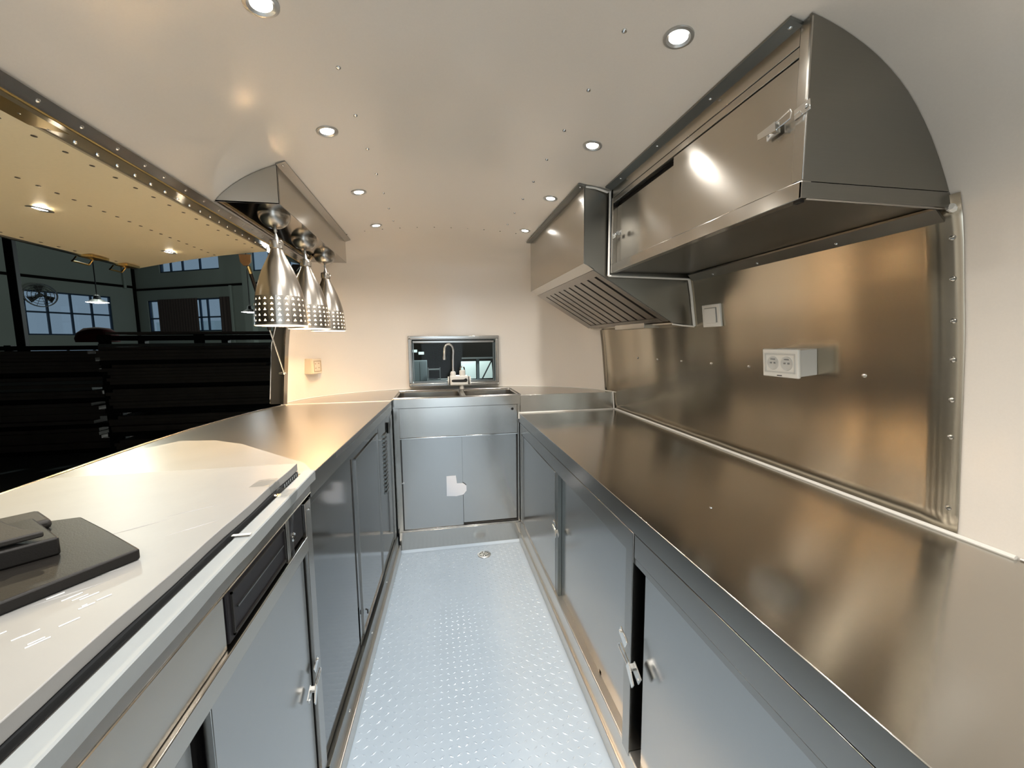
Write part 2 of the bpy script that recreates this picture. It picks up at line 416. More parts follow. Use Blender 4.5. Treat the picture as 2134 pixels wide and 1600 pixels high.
for y, x in ((0.995, -.755), (0.955, -.79), (0.93, -.755), (0.86, -.79), (0.82, -.755), (0.7, -.77)):
    MB().lathe([(0.007, -0.002), (0.007, 0.0005)], n=10, mat=Matrix.Translation((x, y, 1.7455+(-.735-x)*.19)) @ Matrix.Rotation(R(11), 4, 'Y'), cap=True).build('screw_hole', M['dark'], hb)
# far jamb: curved steel trims and dark reveal
mb = MB(); zz = [0.965+(1.74-0.965)*i/12 for i in range(13)]
def capx(z, y):
    a = DX(z); b = capb(a); s = min(1, max(0, (y-YS)/b)); return XC-LS*a*math.sqrt(1-s*s)
for z0, z1 in zip(zz, zz[1:]):
    xa, xb = capx(z0, 2.46), capx(z1, 2.46)
    mb.hexa([(xa-.01, 2.43, z0), (xa+.008, 2.43, z0), (xa+.012, 2.475, z0), (xa-.01, 2.475, z0), (xb-.01, 2.43, z1), (xb+.008, 2.43, z1), (xb+.012, 2.475, z1), (xb-.01, 2.475, z1)])
mb.build('jamb_trim', M['front'], t)
mb = MB()
for z0, z1 in zip(zz, zz[1:]):
    xa, xb = capx(z0, 2.46)-.008, capx(z1, 2.46)-.008
    mb.hexa([(xa-.06, 2.45, z0), (xa, 2.45, z0), (xa, 2.47, z0), (xa-.06, 2.47, z0), (xb-.06, 2.45, z1), (xb, 2.45, z1), (xb, 2.47, z1), (xb-.06, 2.47, z1)])
mb.build('jamb_reveal', M['dark'], t)
MB().tube([(capx(0.97, 2.46)-.07, 2.45, 0.97), (capx(1.3, 2.46)-.07, 2.45, 1.3), (capx(1.72, 2.46)-.07, 2.45, 1.72)], 0.004, 6).build('jamb_edge', M['chrome'], t)

aw = thing('hatch_awning', 'raised serving hatch door with cream lining, propped open as an awning', 'awning', (-0.81, 2.22, 1.755))
def awp(u, v, off=0.0):  # u 0 hinge..1 outer, v 0 far..1 near
    a = Vector((-0.81, 2.22-3.1*v, 1.758)); b = Vector((-1.44, 2.33-3.2*v, 1.680))
    p = a.lerp(b, u); p.z += 0.018*4*u*(1-u)*0.5
    return p-Vector((-0.12, 0, 1)).normalized()*off*-1
mb = MB(); NU, NV = 10, 12
g = [[awp(i/NU, j/NV) for i in range(NU+1)] for j in range(NV+1)]
vs = [p for r in g for p in r]; fs = [(j*(NU+1)+i, j*(NU+1)+i+1, (j+1)*(NU+1)+i+1, (j+1)*(NU+1)+i) for j in range(NV) for i in range(NU)]
up = [p+Vector((0, 0, .03)) for p in vs]; n = len(vs)
fs2 = [tuple(k+n for k in reversed(f)) for f in fs]
side = []
for i in range(NU): side += [(i, i+n, i+1+n, i+1)]; b = NV*(NU+1); side += [(b+i, b+i+1, b+i+1+n, b+i+n)]
for j in range(NV): a = j*(NU+1); b = a+NU+1; side += [(a, b, b+n, a+n)]; a += NU; b += NU; side += [(a, a+n, b+n, b)]
mb.add(vs+up, fs+fs2+side).build('lining_panel', M['awning'], aw)
MB().tube([awp(1, 0)+Vector((-.004, 0, .0)), awp(1, 1)+Vector((-.004, 0, 0))], 0.007, 8).build('outer_rim', M['darksteel'], aw)
nd = Vector((-0.12, 0, -1)).normalized()
for u, v0, v1, st in ((0.38, 0.0, 0.62, 0.0175), (0.965, 0.02, 0.62, 0.022), (0.05, 0.02, 0.62, 0.024)):
    v = v0+.01
    while v < v1:
        piece('rivet', drivet_me, aw, awp(u, v), face_quat(nd)); v += st
def hook(y, w):
    o = MB().box(-1.45, -1.40, y-w/2, y+w/2, 1.672, 1.682)
    h = o.build('hatch_catch', M['brass'], aw)
    MB().tube([(-1.455, y-w/2, 1.672), (-1.465, y-w/2-.01, 1.652), (-1.465, y+w/2-.02, 1.650), (-1.455, y+w/2-.01, 1.672)], 0.004, 6).build('catch_loop', M['brass'], h)
hook(2.05, 0.09); hook(2.24, 0.08)
downlight(0, 0, 'round light in the cream awning lining, cut near the left edge of the photo', 'awning_downlight', nd, awp(0.585, 0.245), 0.032, AWN_L, E_AWN, 'round recessed lights in the awning')
downlight(0, 0, 'round light in the far part of the cream awning lining', 'awning_downlight', nd, awp(0.585, 0.055), 0.032, AWN_L, E_AWN, 'round recessed lights in the awning')
downlight(0, 0, 'round awning light outside the view', 'awning_downlight', nd, awp(0.585, 0.435), 0.032, AWN_L, E_AWN, 'round recessed lights in the awning')
downlight(0, 0, 'round awning light far outside the view', 'awning_downlight', nd, awp(0.585, 0.625), 0.032, AWN_L, E_AWN, 'round recessed lights in the awning')

st = thing('gas_strut', 'black gas strut with brass fitting holding up the hatch awning', 'strut', (-0.834, 2.41, 1.14))
A = Vector((-0.90, 2.19, 1.733)); B = Vector((-0.835, 2.405, 1.14)); D = B-A
cl = MB().prism([(-0.925, 2.19, 1.735), (-0.872, 2.19, 1.735), (-0.875, 2.19, 1.70), (-0.890, 2.19, 1.682), (-0.908, 2.19, 1.682), (-0.922, 2.19, 1.70)], (0, 0.008, 0)).build('clevis_plate', M['brown'], st)
MB().tube([A+D*.085, A+D*.14], 0.009, 10).build('end_fitting', M['brass'], st)
MB().tube([A+D*.065, A+D*.087], 0.004, 8).build('pin', M['chrome'], st)
MB().tube([A+D*.14, A+D*.60], 0.0085, 12).build('cylinder', M['blk'], st)
MB().tube([A+D*.60, A+D*.985], 0.004, 10).build('piston_rod', M['chrome'], st)
MB().lathe([(0.001, -.009), (0.009, -.006), (0.011, 0), (0.009, .006), (0.001, .009)], B, 14).build('ball_joint', M['chrome'], st)
MB().tube([B+Vector((0, 0, 0)), B+Vector((-.03, .02, 0))], .006, 8).build('pivot_bracket', M['ring'], st)

# ------------------------------------------------------------------ pendant soffit and pendant lamps
XS, Y1, Y2, ZB = -0.495, 1.49, 2.49, 1.762
so = thing('pendant_soffit', 'boxed steel soffit above the hatch that carries the pendant lamps', 'soffit', (XS, Y1, ZB))
def wallcurve(z0, x1, side=-1, n=10, off=0.002):
    """points on the shell section from height z0 up to abscissa x1"""
    out = []
    dx1 = abs(x1-XC)/(LS if side < 0 else 1)
    z1 = ZC(dx1)
    for i in range(n+1):
        # walk by dx
        d0 = DX(z0); d = d0+(dx1-d0)*i/n
        z = ZC(d) if i else z0
        out.append((XC+side*(LS if side < 0 else 1)*d, z-off))
    return out
wc = wallcurve(ZB, XS, -1)
MB().prism([(x, Y1, z) for x, z in wc]+[(XS, Y1, ZB)], (0, 0.004, 0)).build('end_panel', M['upper'], so)
ztop = wc[-1][1]
MB().box(XS-.004, XS, Y1, Y2, ZB, ztop+.002).build('front_panel', M['upper'], so, bevel=.001)
M['soffit_b'] = steel('dark_mirror_soffit', (0.32, 0.30, 0.27), 0.10, 'y', streak=.03)
MB().box(XL(ZB)+.003, XS-.001, Y1, Y2, ZB-.001, ZB+.003).build('bottom_panel', M['soffit_b'], so)
MB().hexa([(XS-.002, Y1-.01, ztop-.004), (XS+.028, Y1-.01, ceil_pt(XS+.028, 0).z-.004), (XS+.028, Y2, ceil_pt(XS+.028, 0).z-.008), (XS-.002, Y2, ztop-.008),
           (XS-.002, Y1-.01, ztop), (XS+.028, Y1-.01, ceil_pt(XS+.028, 0).z-.001), (XS+.028, Y2, ceil_pt(XS+.028, 0).z-.003), (XS-.002, Y2, ztop)]).build('ceiling_flange', M['front'], so)
for y in (1.50, 1.98, 2.46): piece('rivet', rivet_me, so, (XS+.014, y, ceil_pt(XS+.014, 0).z-.004), face_quat((0, 0, -1)))
MB().tube([(-0.62, 2.30, ZB), (-0.70, 2.36, 1.70), (-0.76, 2.42, 1.66)], 0.012, 8).build('conduit', M['front'], so)

def pendant(loc, label):
    t = thing('pendant_lamp', label, 'lamp', loc, 'pendant lamps hanging over the serving counter')
    c = Vector(loc)
    r = 0.052
    MB().lathe([(r*math.cos(a), -0.048*math.sin(a)) for a in [R(x) for x in range(0, 86, 7)]]+[(0.004, -0.048)], c, 32).build('canopy', M['satin'], t)
    MB().tube([c+Vector((0, 0, -.046)), c+Vector((0.001, 0, -.062)), c+Vector((-.001, 0, -.085))], 0.003, 8).build('cord', M['ring'], t)
    MB().lathe([(0.0035, -0.046), (0.006, -0.056), (0.003, -0.064), (0.008, -.082), (0.010, -.09)], c, 16).build('cord_grip', M['ring'], t)
    col = MB().lathe([(0.0005, -.088), (0.021, -.089), (0.0225, -.094), (0.0225, -.117), (0.0205, -.119)], c, 24).build('collar', M['satin'], t)
    for k in range(4):
        a = R(45+90*k); MB().lathe([(0.003, -.002), (0.003, .003), (0.0005, .004)], n=8, mat=Matrix.Translation(c+Vector((.0225*math.cos(a), .0225*math.sin(a), -.100))) @ face_quat((math.cos(a), math.sin(a), 0)).to_matrix().to_4x4()).build('set_screw', M['chrome'], col)
    prof = [(0.0200, .272), (0.0225, .262), (0.030, .245), (0.0405, .222), (0.0515, .198), (0.0605, .172), (0.0680, .148), (0.0742, .124), (0.0785, .104)]
    ring_z = [.104, .085, .066, .047, .028, .010]
    def rr(z): return 0.0855-(0.007)*(max(z, 0)/.104)**1.6
    NC = 22; zb = -0.392  # bottom offset
    mb = MB(); n = 44
    up_ = [(r_, zb+z) for r_, z in prof]
    mb.lathe(up_, c, n)
    def P(th, z, off=0): return c+Vector(((rr(z)+off)*math.cos(th), (rr(z)+off)*math.sin(th), zb+z))
    for zt, zl in zip(ring_z, ring_z[1:]):
        for k in range(NC):
            t0, t1 = 2*math.pi*k/NC, 2*math.pi*(k+1)/NC; w = t1-t0; tm = (t0+t1)/2
            h = zt-zl
            a, b, c2, d = P(t0, zl), P(t1, zl), P(t1, zt), P(t0, zt)
            m1, m2 = P(tm, zl), P(tm, zt)
            p, q, tt = P(tm-.22*w, zl+.28*h), P(tm+.22*w, zl+.28*h), P(tm, zl+.72*h)
            mb.add([a, b, c2, d, p, q, tt, m1, m2], [(0, 7, 4), (7, 5, 4), (7, 1, 5), (1, 2, 6, 5), (2, 8, 6), (8, 3, 6), (3, 0, 4, 6)])
    mb.lathe([(rr(.010), zb+.010), (0.0858, zb+.003), (0.0862, zb)], c, n)
    sh = mb.build('shade', M['satin'], t, angle=50)
    # white inside skin, with the same punched holes
    inn = MB(); inn.lathe([(r_-.0015, z) for r_, z in up_], c, n)
    for zt, zl in zip(ring_z, ring_z[1:]):
        for k in range(NC):
            t0, t1 = 2*math.pi*k/NC, 2*math.pi*(k+1)/NC; w = t1-t0; tm = (t0+t1)/2; h = zt-zl; o_ = -.0015
            a, b, c2, d = P(t0, zl, o_), P(t1, zl, o_), P(t1, zt, o_), P(t0, zt, o_)
            m1, m2 = P(tm, zl, o_), P(tm, zt, o_)
            p, q, tt = P(tm-.22*w, zl+.28*h, o_), P(tm+.22*w, zl+.28*h, o_), P(tm, zl+.72*h, o_)
            inn.add([a, b, c2, d, p, q, tt, m1, m2], [(0, 7, 4), (7, 5, 4), (7, 1, 5), (1, 2, 6, 5), (2, 8, 6), (8, 3, 6), (3, 0, 4, 6)])
    inn.lathe([(rr(.010)-.0015, zb+.010), (0.0845, zb+.0005)], c, n)
    inn.build('lining', M['shadein'], sh, angle=50)
    MB().lathe([(0.0845, zb+.0008), (0.0868, zb), (0.0868, zb+.0025)], c, n).build('rim', M['shadein'], sh)
    MB().lathe([(0.001, -.165+.0), (0.012, -.17), (0.016, -.20), (0.028, -.235), (0.030, -.262), (0.024, -.285), (0.012, -.298), (0.001, -.302)], c, 20).build('bulb', M['bulb'], t)
    light('POINT', 'bulb_light', c+Vector((0, 0, -.33)), E_PEND, WARM_L, t, shadow_soft_size=0.02)
    return t
p1 = pendant((-0.555, 1.61, ZB-.001), 'nearest spun-steel pendant lamp with punched triangle holes')
for loc, lb in (((-0.560, 1.955, ZB-.001), 'middle spun-steel pendant lamp, half hidden behind the nearest one'), ((-0.565, 2.30, ZB-.001), 'farthest spun-steel pendant lamp, beside the cream end wall')):
    c = copy_tree(p1); c.location = loc; c['label'] = lb

# ------------------------------------------------------------------ left run: worktop, cabinets (local frame along the slanted front)
ZT = 0.965
ang = math.atan(0.0467)
# local (u along front toward the camera, d depth into the cabinet, z)
LU = Vector((-math.sin(ang), -math.cos(ang), 0)); LN = Vector((-math.cos(ang), math.sin(ang), 0)); LO = Vector((-0.268, 2.45, 0))
ML = Matrix(((LU.x, LN.x, 0, LO.x), (LU.y, LN.y, 0, LO.y), (0, 0, 1, 0), (0, 0, 0, 1)))
def lbox(name, mat, parent, u0, u1, d0, d1, z0, z1, bevel=0.0, mt=None): return MB().box(u0, u1, d0, d1, z0, z1, mat=mt or ML).build(name, mat, parent, bevel)
XN = -0.332   # the near unit stands parallel to the aisle
MN = Matrix(((0, -1, 0, XN), (-1, 0, 0, 2.45), (0, 0, 1, 0), (0, 0, 0, 1)))
wt = thing('serving_worktop', 'steel serving worktop running out through the open hatch on the left', 'worktop', (-0.268, 2.40, ZT))
poly = [(-0.270, 2.405), (-0.332, 1.08), (-0.332, -0.80), (-1.0, -0.80), (-1.0, 1.56), (-0.985, 1.80), (-0.95, 2.02), (-0.905, 2.22), (-0.845, 2.395), (-0.83, 2.405)]
MB().prism([(x, y, ZT-.022) for x, y in poly], (0, 0, .022)).build('top_sheet', M['topL'], wt, bevel=.002)
lbox('front_apron', M['front'], wt, 0.045, 1.37, 0.0, 0.004, 0.908, ZT-.001, .001)
lbox('near_apron', M['front'], wt, 1.37, 3.25, 0.0, 0.004, 0.925, ZT-.001, .001, MN)
MB().tube([(XN+.0005, -.7, .9235), (XN+.0005, 1.075, .9235)], .0016, 6).build('edge_bead', M['chrome'], wt)
MB().tube([(x, y, ZT+.001) for x, y in poly[2:]], 0.003, 6).build('outer_edge_bead', M['front'], wt)

def latch(parent, mt, s=1.0, name='toggle_latch'):
    """draw latch: local x across the joint, y up, z out of the face"""
    b = MB().box(-.058*s, -.018*s, -.012*s, .012*s, 0, .003*s, mat=mt).box(-.052*s, -.046*s, -.004*s, .004*s, 0, .006*s, mat=mt).build(name, M['chrome'], parent, bevel=.0008)
    MB().box(.022*s, .060*s, -.013*s, .013*s, 0, .0025*s, mat=mt).box(.024*s, .034*s, -.010*s, -.007*s, 0, .014*s, mat=mt).box(.024*s, .034*s, .007*s, .010*s, 0, .014*s, mat=mt).build('keeper', M['ring'], b)
    MB().tube([(.030*s, -.008*s, .012*s), (-.022*s, -.010*s, .017*s), (-.026*s, 0, .018*s), (-.022*s, .010*s, .017*s), (.030*s, .008*s, .012*s)], .0016*s, 6, mat=mt).build('wire_loop', M['chrome'], b)
    MB().add([(.020*s, -.011*s, .013*s), (.020*s, .011*s, .013*s), (.066*s, .007*s, .020*s), (.066*s, -.007*s, .020*s), (.020*s, -.011*s, .016*s), (.020*s, .011*s, .016*s), (.066*s, .007*s, .023*s), (.066*s, -.007*s, .023*s)],
             [(0, 1, 2, 3), (7, 6, 5, 4), (0, 4, 5, 1), (1, 5, 6, 2), (2, 6, 7, 3), (3, 7, 4, 0)], mat=mt).build('lever', M['chrome'], b)
    for x in (-.052, .055): MB().lathe([(.0035*s, 0), (.003*s, .004*s), (.0003*s, .005*s)], n=8, mat=mt @ Matrix.Translation((x*s, .0, .002*s))).build('screw', M['ring'], b)
    return b

# far cabinet (mirror-finish doors, louvre) under the left counter
U = lambda y: (2.45-y)
fc = thing('mirror_front_cabinet', 'dark mirror-finish steel cabinet with louvred far end under the left counter', 'cabinet', tuple(ML @ Vector((0.03, .02, 0))))
lbox('carcass', M['mirror'], fc, 0.03, U(1.082), 0.030, 0.50, 0.12, 0.940)
lbox('top_rail', M['mirror'], fc, 0.03, U(1.082), 0.006, 0.030, 0.885, 0.9075, .001)
lbox('far_stile', M['front'], fc, 0.03, 0.075, 0.004, 0.032, 0.13, 0.885, .001)
d1_ = lbox('door', M['mirror'], fc, U(1.500), U(1.084), 0.010, 0.030, 0.135, 0.883, .0015)
lbox('gap', M['dark'], fc, U(1.520), U(1.502), 0.012, 0.034, 0.30, 0.883)
d2_ = MB().box(U(2.02), U(1.522), 0.010, 0.030, 0.135, 0.883, mat=ML).build('door', M['mirror'], fc, .0015)
mb = MB(); a, b = U(2.00), U(1.56)
mb.box(a, b, .005, .011, .862, .868, mat=ML).box(a, b, .005, .011, .150, .156, mat=ML).box(a, a+.006, .005, .011, .15, .868, mat=ML).box(b-.006, b, .005, .011, .15, .868, mat=ML)
mb.build('door_bead', M['front'], d2_)
MB().tube([ML @ Vector((U(1.59), .005, .24)), ML @ Vector((U(1.59), -.004, .235)), ML @ Vector((U(1.59), -.004, .22))], .003, 6).build('door_pin', M['dark'], d2_)
lv = lbox('louvre_panel', M['mirror'], fc, 0.08, U(2.03), 0.010, 0.030, 0.135, 0.883, .001)
for k in range(15):
    z = 0.50+k*0.022
    lbox('louvre', M['darksteel'], lv, 0.22, 0.30, 0.003, 0.012, z, z+.011)
hg = MB().tube([ML @ Vector((0.16, .004, .80)), ML @ Vector((0.16, .004, .862))], .006, 8).build('hinge', M['chrome'], fc)

# near cabinet with key panel, drawer and sliding doors
NN = Vector((-1, 0, 0)); NU_ = Vector((0, -1, 0))
nc = thing('drawer_cabinet', 'steel cabinet with black drawer and sliding doors under the left counter', 'cabinet', tuple(MN @ Vector((U(1.08), .02, 0))))
lbox('carcass', M['front'], nc, U(1.038), 3.25, 0.055, 0.50, 0.12, 0.940, mt=MN)
lbox('inside', M['dark'], nc, U(0.70), 3.2, 0.048, 0.054, 0.14, 0.780, mt=MN)
lbox('post', M['front'], nc, U(1.080), U(1.038), 0.002, 0.056, 0.12, 0.907, .0015, mt=MN)
lbox('apron_panel', M['upper'], nc, U(0.66), 3.25, 0.008, 0.056, 0.824, 0.920, .001, mt=MN)
lbox('rail', M['upper'], nc, U(1.038), 3.25, 0.000, 0.056, 0.785, 0.823, .002, mt=MN)
lbox('divider', M['front'], nc, U(0.934), U(0.917), 0.004, 0.056, 0.823, 0.915, .001, mt=MN)
kp = lbox('key_panel', M['drawer'], nc, U(1.037), U(0.935), 0.010, 0.050, 0.828, 0.914, .001, mt=MN)
kc = MN @ Vector((U(0.958), 0.009, 0.862)); q = (-NN)
mtk = Matrix.Translation(kc) @ face_quat(q).to_matrix().to_4x4()
MB().lathe([(.0105, 0), (.0105, .004), (.0085, .006), (.0065, .005), (.0005, .004)], n=20, mat=mtk).build('lock_cylinder', M['chrome'], kp)
MB().box(-.0012, .0012, -.006, .006, .005, .0062, mat=mtk).build('key_slot', M['dark'], kp)
dr = lbox('drawer', M['drawer'], nc, U(0.916), U(0.665), 0.006, 0.050, 0.828, 0.915, .002, mt=MN)
mb = MB(); a, b = U(0.906), U(0.677)
mb.box(a, b, .003, .007, .905, .908, mat=MN).box(a, b, .003, .007, .835, .838, mat=MN).box(a, a+.003, .003, .007, .835, .908, mat=MN).box(b-.003, b, .003, .007, .835, .908, mat=MN)
mb.build('border_bead', M['blk2'], dr)
lbox('pull_groove', M['darksteel'], dr, U(0.896), U(0.695), 0.0035, 0.0065, 0.872, 0.8745, mt=MN)
sd = lbox('sliding_door', M['door'], nc, U(1.030), U(0.612), 0.012, 0.026, 0.135, 0.784, .0015, mt=MN)
lbox('sliding_door', M['front'], nc, U(0.594), 3.2, 0.032, 0.044, 0.135, 0.784, .0015, mt=MN)
lbox('door_track', M['front'], nc, U(1.038), 3.25, 0.002, 0.056, 0.12, 0.136, .001, mt=MN)
def frame_at(p, xdir, ydir):
    x = Vector(xdir).normalized(); y = Vector(ydir).normalized(); z = x.cross(y)
    return Matrix(((x.x, y.x, z.x, p[0]), (x.y, y.y, z.y, p[1]), (x.z, y.z, z.z, p[2]), (0, 0, 0, 1)))
P_ = MN @ Vector((U(1.015), 0.004, 0.455))
latch(nc, frame_at(P_, Vector((NU_.x*.82, NU_.y*.82, -.45)), Vector((0, .45, -.82))), 0.85)
MB().lathe([(.0035, 0), (.003, .003), (.0003, .004)], n=8, mat=Matrix.Translation(MN @ Vector((U(1.060), .002, .885))) @ face_quat(-NN).to_matrix().to_4x4()).build('screw', M['chrome'], nc)

# plinths
bl = MB().box(0.03, 1.38, -.004, .02, 0.062, 0.128, mat=ML).box(1.37, 3.25, -.004, .02, 0.062, 0.128, mat=MN).build('baseboard_left', M['darksteel'], bevel=.001); struct(bl)
MB().box(0.01, 1.38, -.016, .02, 0.0, 0.062, mat=ML).box(1.37, 3.25, -.016, .02, 0.0, 0.062, mat=MN).build('toe_strip', M['plinth'], bl, .003)
for k in range(8):
    u = 0.45+0.36*k; piece('rivet', rivet_me, bl, (ML if u < 1.37 else MN) @ Vector((u, -.004, .098)), face_quat((1, 0, 0)))

br = MB().box(0.506, 0.53, -0.8, 2.47, 0.055, 0.13).build('baseboard_right', M['plinth'], bevel=.001); struct(br)
MB().box(0.497, 0.53, -0.8, 2.47, 0.0, 0.056).build('toe_strip', M['plinth'], br, .003)
be = MB().box(-0.262, 0.506, 2.465, 2.49, 0.0, 0.128).build('baseboard_end', M['sinkst'], bevel=.001); struct(be)
# a pale cove where the floor meets the plinths
MB().add([(-0.262, 2.466, .012), (0.498, 2.466, .012), (0.498, 2.445, 0.001), (-0.262, 2.445, 0.001)], [(0, 1, 2, 3)]).build('cove', M['floor'], be)

# floor drain
fd = thing('floor_drain', 'small round chrome floor drain before the sink cabinet', 'drain', (0.250, 2.335, 0.0))
MB().lathe([(0.042, 0.0005), (0.041, 0.003), (0.030, 0.004), (0.029, 0.002)], (0.250, 2.335, 0), 28).build('flange', M['chrome'], fd)
MB().lathe([(0.030, 0.0018), (0.0005, 0.0016)], (0.250, 2.335, 0), 24).build('grate', M['darksteel'], fd)
for k in range(8):
    a = R(45*k); MB().box(.009, .026, -.002, .002, .002, .0035, mat=Matrix.Translation((.25, 2.335, 0)) @ Matrix.Rotation(a, 4, 'Z')).build('grate_bar', M['chrome'], fd)

# ------------------------------------------------------------------ things lying on the left counter
def ys2x(y, d): return XN-d
film = thing('protective_film', 'milky protective film left on the steel counter beyond the white board', 'film', (-0.6, 1.3, ZT+.0005))
M['film'] = plain('milky_film', (0.30, 0.295, 0.28), 0.30, 0.35, noise=0.10, nscale=7, bump=0.3)
MB().prism([(x, y, ZT+.0004) for x, y in [(-0.336, 1.12), (-0.336, 1.10), (-0.985, 1.10), (-0.985, 1.44), (-0.90, 1.58), (-0.78, 1.56), (-0.66, 1.48), (-0.54, 1.36), (-0.44, 1.26), (-0.38, 1.20)]], (0, 0, .0009)).build('film_body', M['film'], film)
SX = -0.366; ZS = 0.995
fs_ = thing('foam_board', 'white foam-covered board lying raised on the near part of the left counter', 'board', (-0.6, 0.9, ZT+.01))
ring = [(SX+.0012*math.sin(i*1.3), 1.10-1.85*i/40) for i in range(41)]
poly_s = ring+[(-0.915, -0.75), (-0.915, 0.4), (-0.915, 1.10)]
MB().prism([(x, y, ZT+.0105) for x, y in poly_s], (0, 0, ZS-ZT-.0105)).build('board_body', M['foam'], fs_, bevel=.0012)
random.seed(3)
for k in range(7):
    y0 = 0.66+random.uniform(-.22, .20); x0 = -0.47+random.uniform(-.10, .03); L_ = random.uniform(.06, .15)
    a = R(38+random.uniform(-8, 8))
    MB().tube([(x0, y0, ZS-.0032), (x0+math.cos(a)*L_*.5, y0+math.sin(a)*L_*.5-.003, ZS-.0018), (x0+math.cos(a)*L_, y0+math.sin(a)*L_, ZS-.0032)], .003, 10).build('wrinkle', M['foam'], fs_)
for k in range(16):
    y0 = 0.50+random.uniform(-.05, .06); x0 = -0.452+random.uniform(-.035, .035); L_ = random.uniform(.004, .018)
    MB().tube([(x0, y0, ZS+.0002), (x0+L_*.65, y0+L_*.8, ZS+.0004)], .0009, 5).build('film_crease', M['crease'], fs_)
tp = thing('black_batten', 'long black batten in the gap under the front edge of the white board', 'batten', (-0.36, 1.1, ZT))
MB().box(-.90, SX+.004, -.75, 1.09, ZT+.0008, ZT+.0102).build('batten_body', M['tape'], tp)
for k in range(8):
    y = 1.085-.013*k
    MB().box(SX+.0038, SX+.0048, y, y+.004, ZT+.002, ZT+.0098).build('pale_patch', M['foam2'], tp)
MB().box(SX-.001, XN, .745, .752, ZT+.0062, ZT+.0072).build('tie', M['plastic2'], tp)
es = thing('foam_edge_strip', 'white foam strip folded over the front edge of the left counter', 'strip', (-0.34, 1.1, ZT))
mb = MB(); ysl = [1.12-1.85*i/30 for i in range(31)]
for y0, y1 in zip(ysl, ysl[1:]):
    def sec(y):
        w = .0008*math.sin(y*31)+.0006*math.sin(y*83)
        return [(SX+.0095, y, ZT+.0012), (SX+.0095, y, ZT+.0035), (XN+.0005, y, ZT+.0035), (XN+.0025, y, ZT+.0015), (XN+.0025+w*.4, y, ZT-.021+w*2), (XN+.0008, y, ZT-.021+w*2), (XN+.0008, y, ZT+.0012)]
    A_, B_ = sec(y0), sec(y1); n = 7
    mb.add(A_+B_, [(i, (i+1) % n, n+(i+1) % n, n+i) for i in range(n)])
mb.build('strip_body', M['foam2'], es, angle=40)
ct = thing('clear_tape_piece', 'crumpled clear tape holding the foam over the counter edge by the drawer', 'tape', (-0.34, 0.94, ZT))
random.seed(5); pts = []
path = [(.075, .032), (.05, .034), (.036, .033), (.030, .010), (.012, .006), (-.002, .007), (-.006, -.005), (-.006, -.03), (-.005, -.05), (-.003, -.075), (-.002, -.11), (-.002, -.135)]
for i, (d, dz) in enumerate(path):
    w = .052 if i < 7 else .052-.036*min(1, (i-6)/2)
    for j in range(6):
        y = .930+(.02 if i < 7 else 0)+(j/5-.5)*w
        pts.append((XN-d+random.uniform(-.0012, .0012), y, ZT+dz+random.uniform(-.0012, .0012)))
MB().add(pts, [(i*6+j, i*6+j+1, (i+1)*6+j+1, (i+1)*6+j) for i in range(len(path)-1) for j in range(5)]).build('tape_film', M['clear'], ct)

# payment stand at the left edge
ps = thing('payment_stand', 'black plastic equipment stand lying on the foam at the left edge', 'stand', (-0.58, 0.66, ZS))
z0 = ZS+.0005; KS = 0.9365
base = [(x*KS, y*KS) for x, y in [(-0.461, 0.686), (-0.560, 0.768), (-0.653, 0.842), (-0.90, 0.79), (-0.90, 0.42), (-0.54, 0.565)]]
MB().prism([(x, y, z0) for x, y in base], (0, 0, .0165)).build('base_plate', M['blk'], ps, bevel=.003)
# housing follows the direction of the plate's front edge
e = Vector((-0.54+.461, .565-.686, 0)).normalized()   # towards lower left
hA = Vector((-0.566, 0.690, 0))*KS; inn_ = Vector((e.y, -e.x, 0))*-1
nn = Vector((-0.5, 0.42, 0)).normalized()
def q4(a, l1, l2, z): return [(a.x, a.y, z), ((a+e2*l1).x, (a+e2*l1).y, z), ((a+e2*l1+nn*l2).x, (a+e2*l1+nn*l2).y, z), ((a+nn*l2).x, (a+nn*l2).y, z)]
e2 = Vector((-0.75, -0.66, 0)).normalized()
MB().prism(q4(hA, .30, .13, z0+.0165), (0, 0, .026)).build('housing', M['blk'], ps, bevel=.003)
tray = []
hb_ = hA+e2*.012+nn*.004
cv = [(0, 0), (.014, .03), (.022, .065), (.026, .10), (.026, .125)]
tp_ = [hb_+e2*a+nn*b for a, b in cv]
tray = [(p.x, p.y, z0+.046+.25*(p-hb_).dot(nn)*.3) for p in tp_]+[((hb_+e2*.29+nn*.125).x, (hb_+e2*.29+nn*.125).y, z0+.0555), ((hb_+e2*.29).x, (hb_+e2*.29).y, z0+.046)]
MB().prism(tray, (0, 0, .009)).build('tilted_tray', M['blk2'], ps, bevel=.0025)
lp = hb_+e2*.055+nn*.004
MB().box(-.006, .006, -.004, .004, 0, .012, mat=Matrix.Translation((lp.x, lp.y, z0+.046))).build('release_catch', M['ring'], ps)
rb = hA+nn*.135
MB().prism(q4(rb-e2*.02, .30, .075, z0+.0165), (0, 0, .016)).build('rear_block', M['blk2'], ps, bevel=.006)

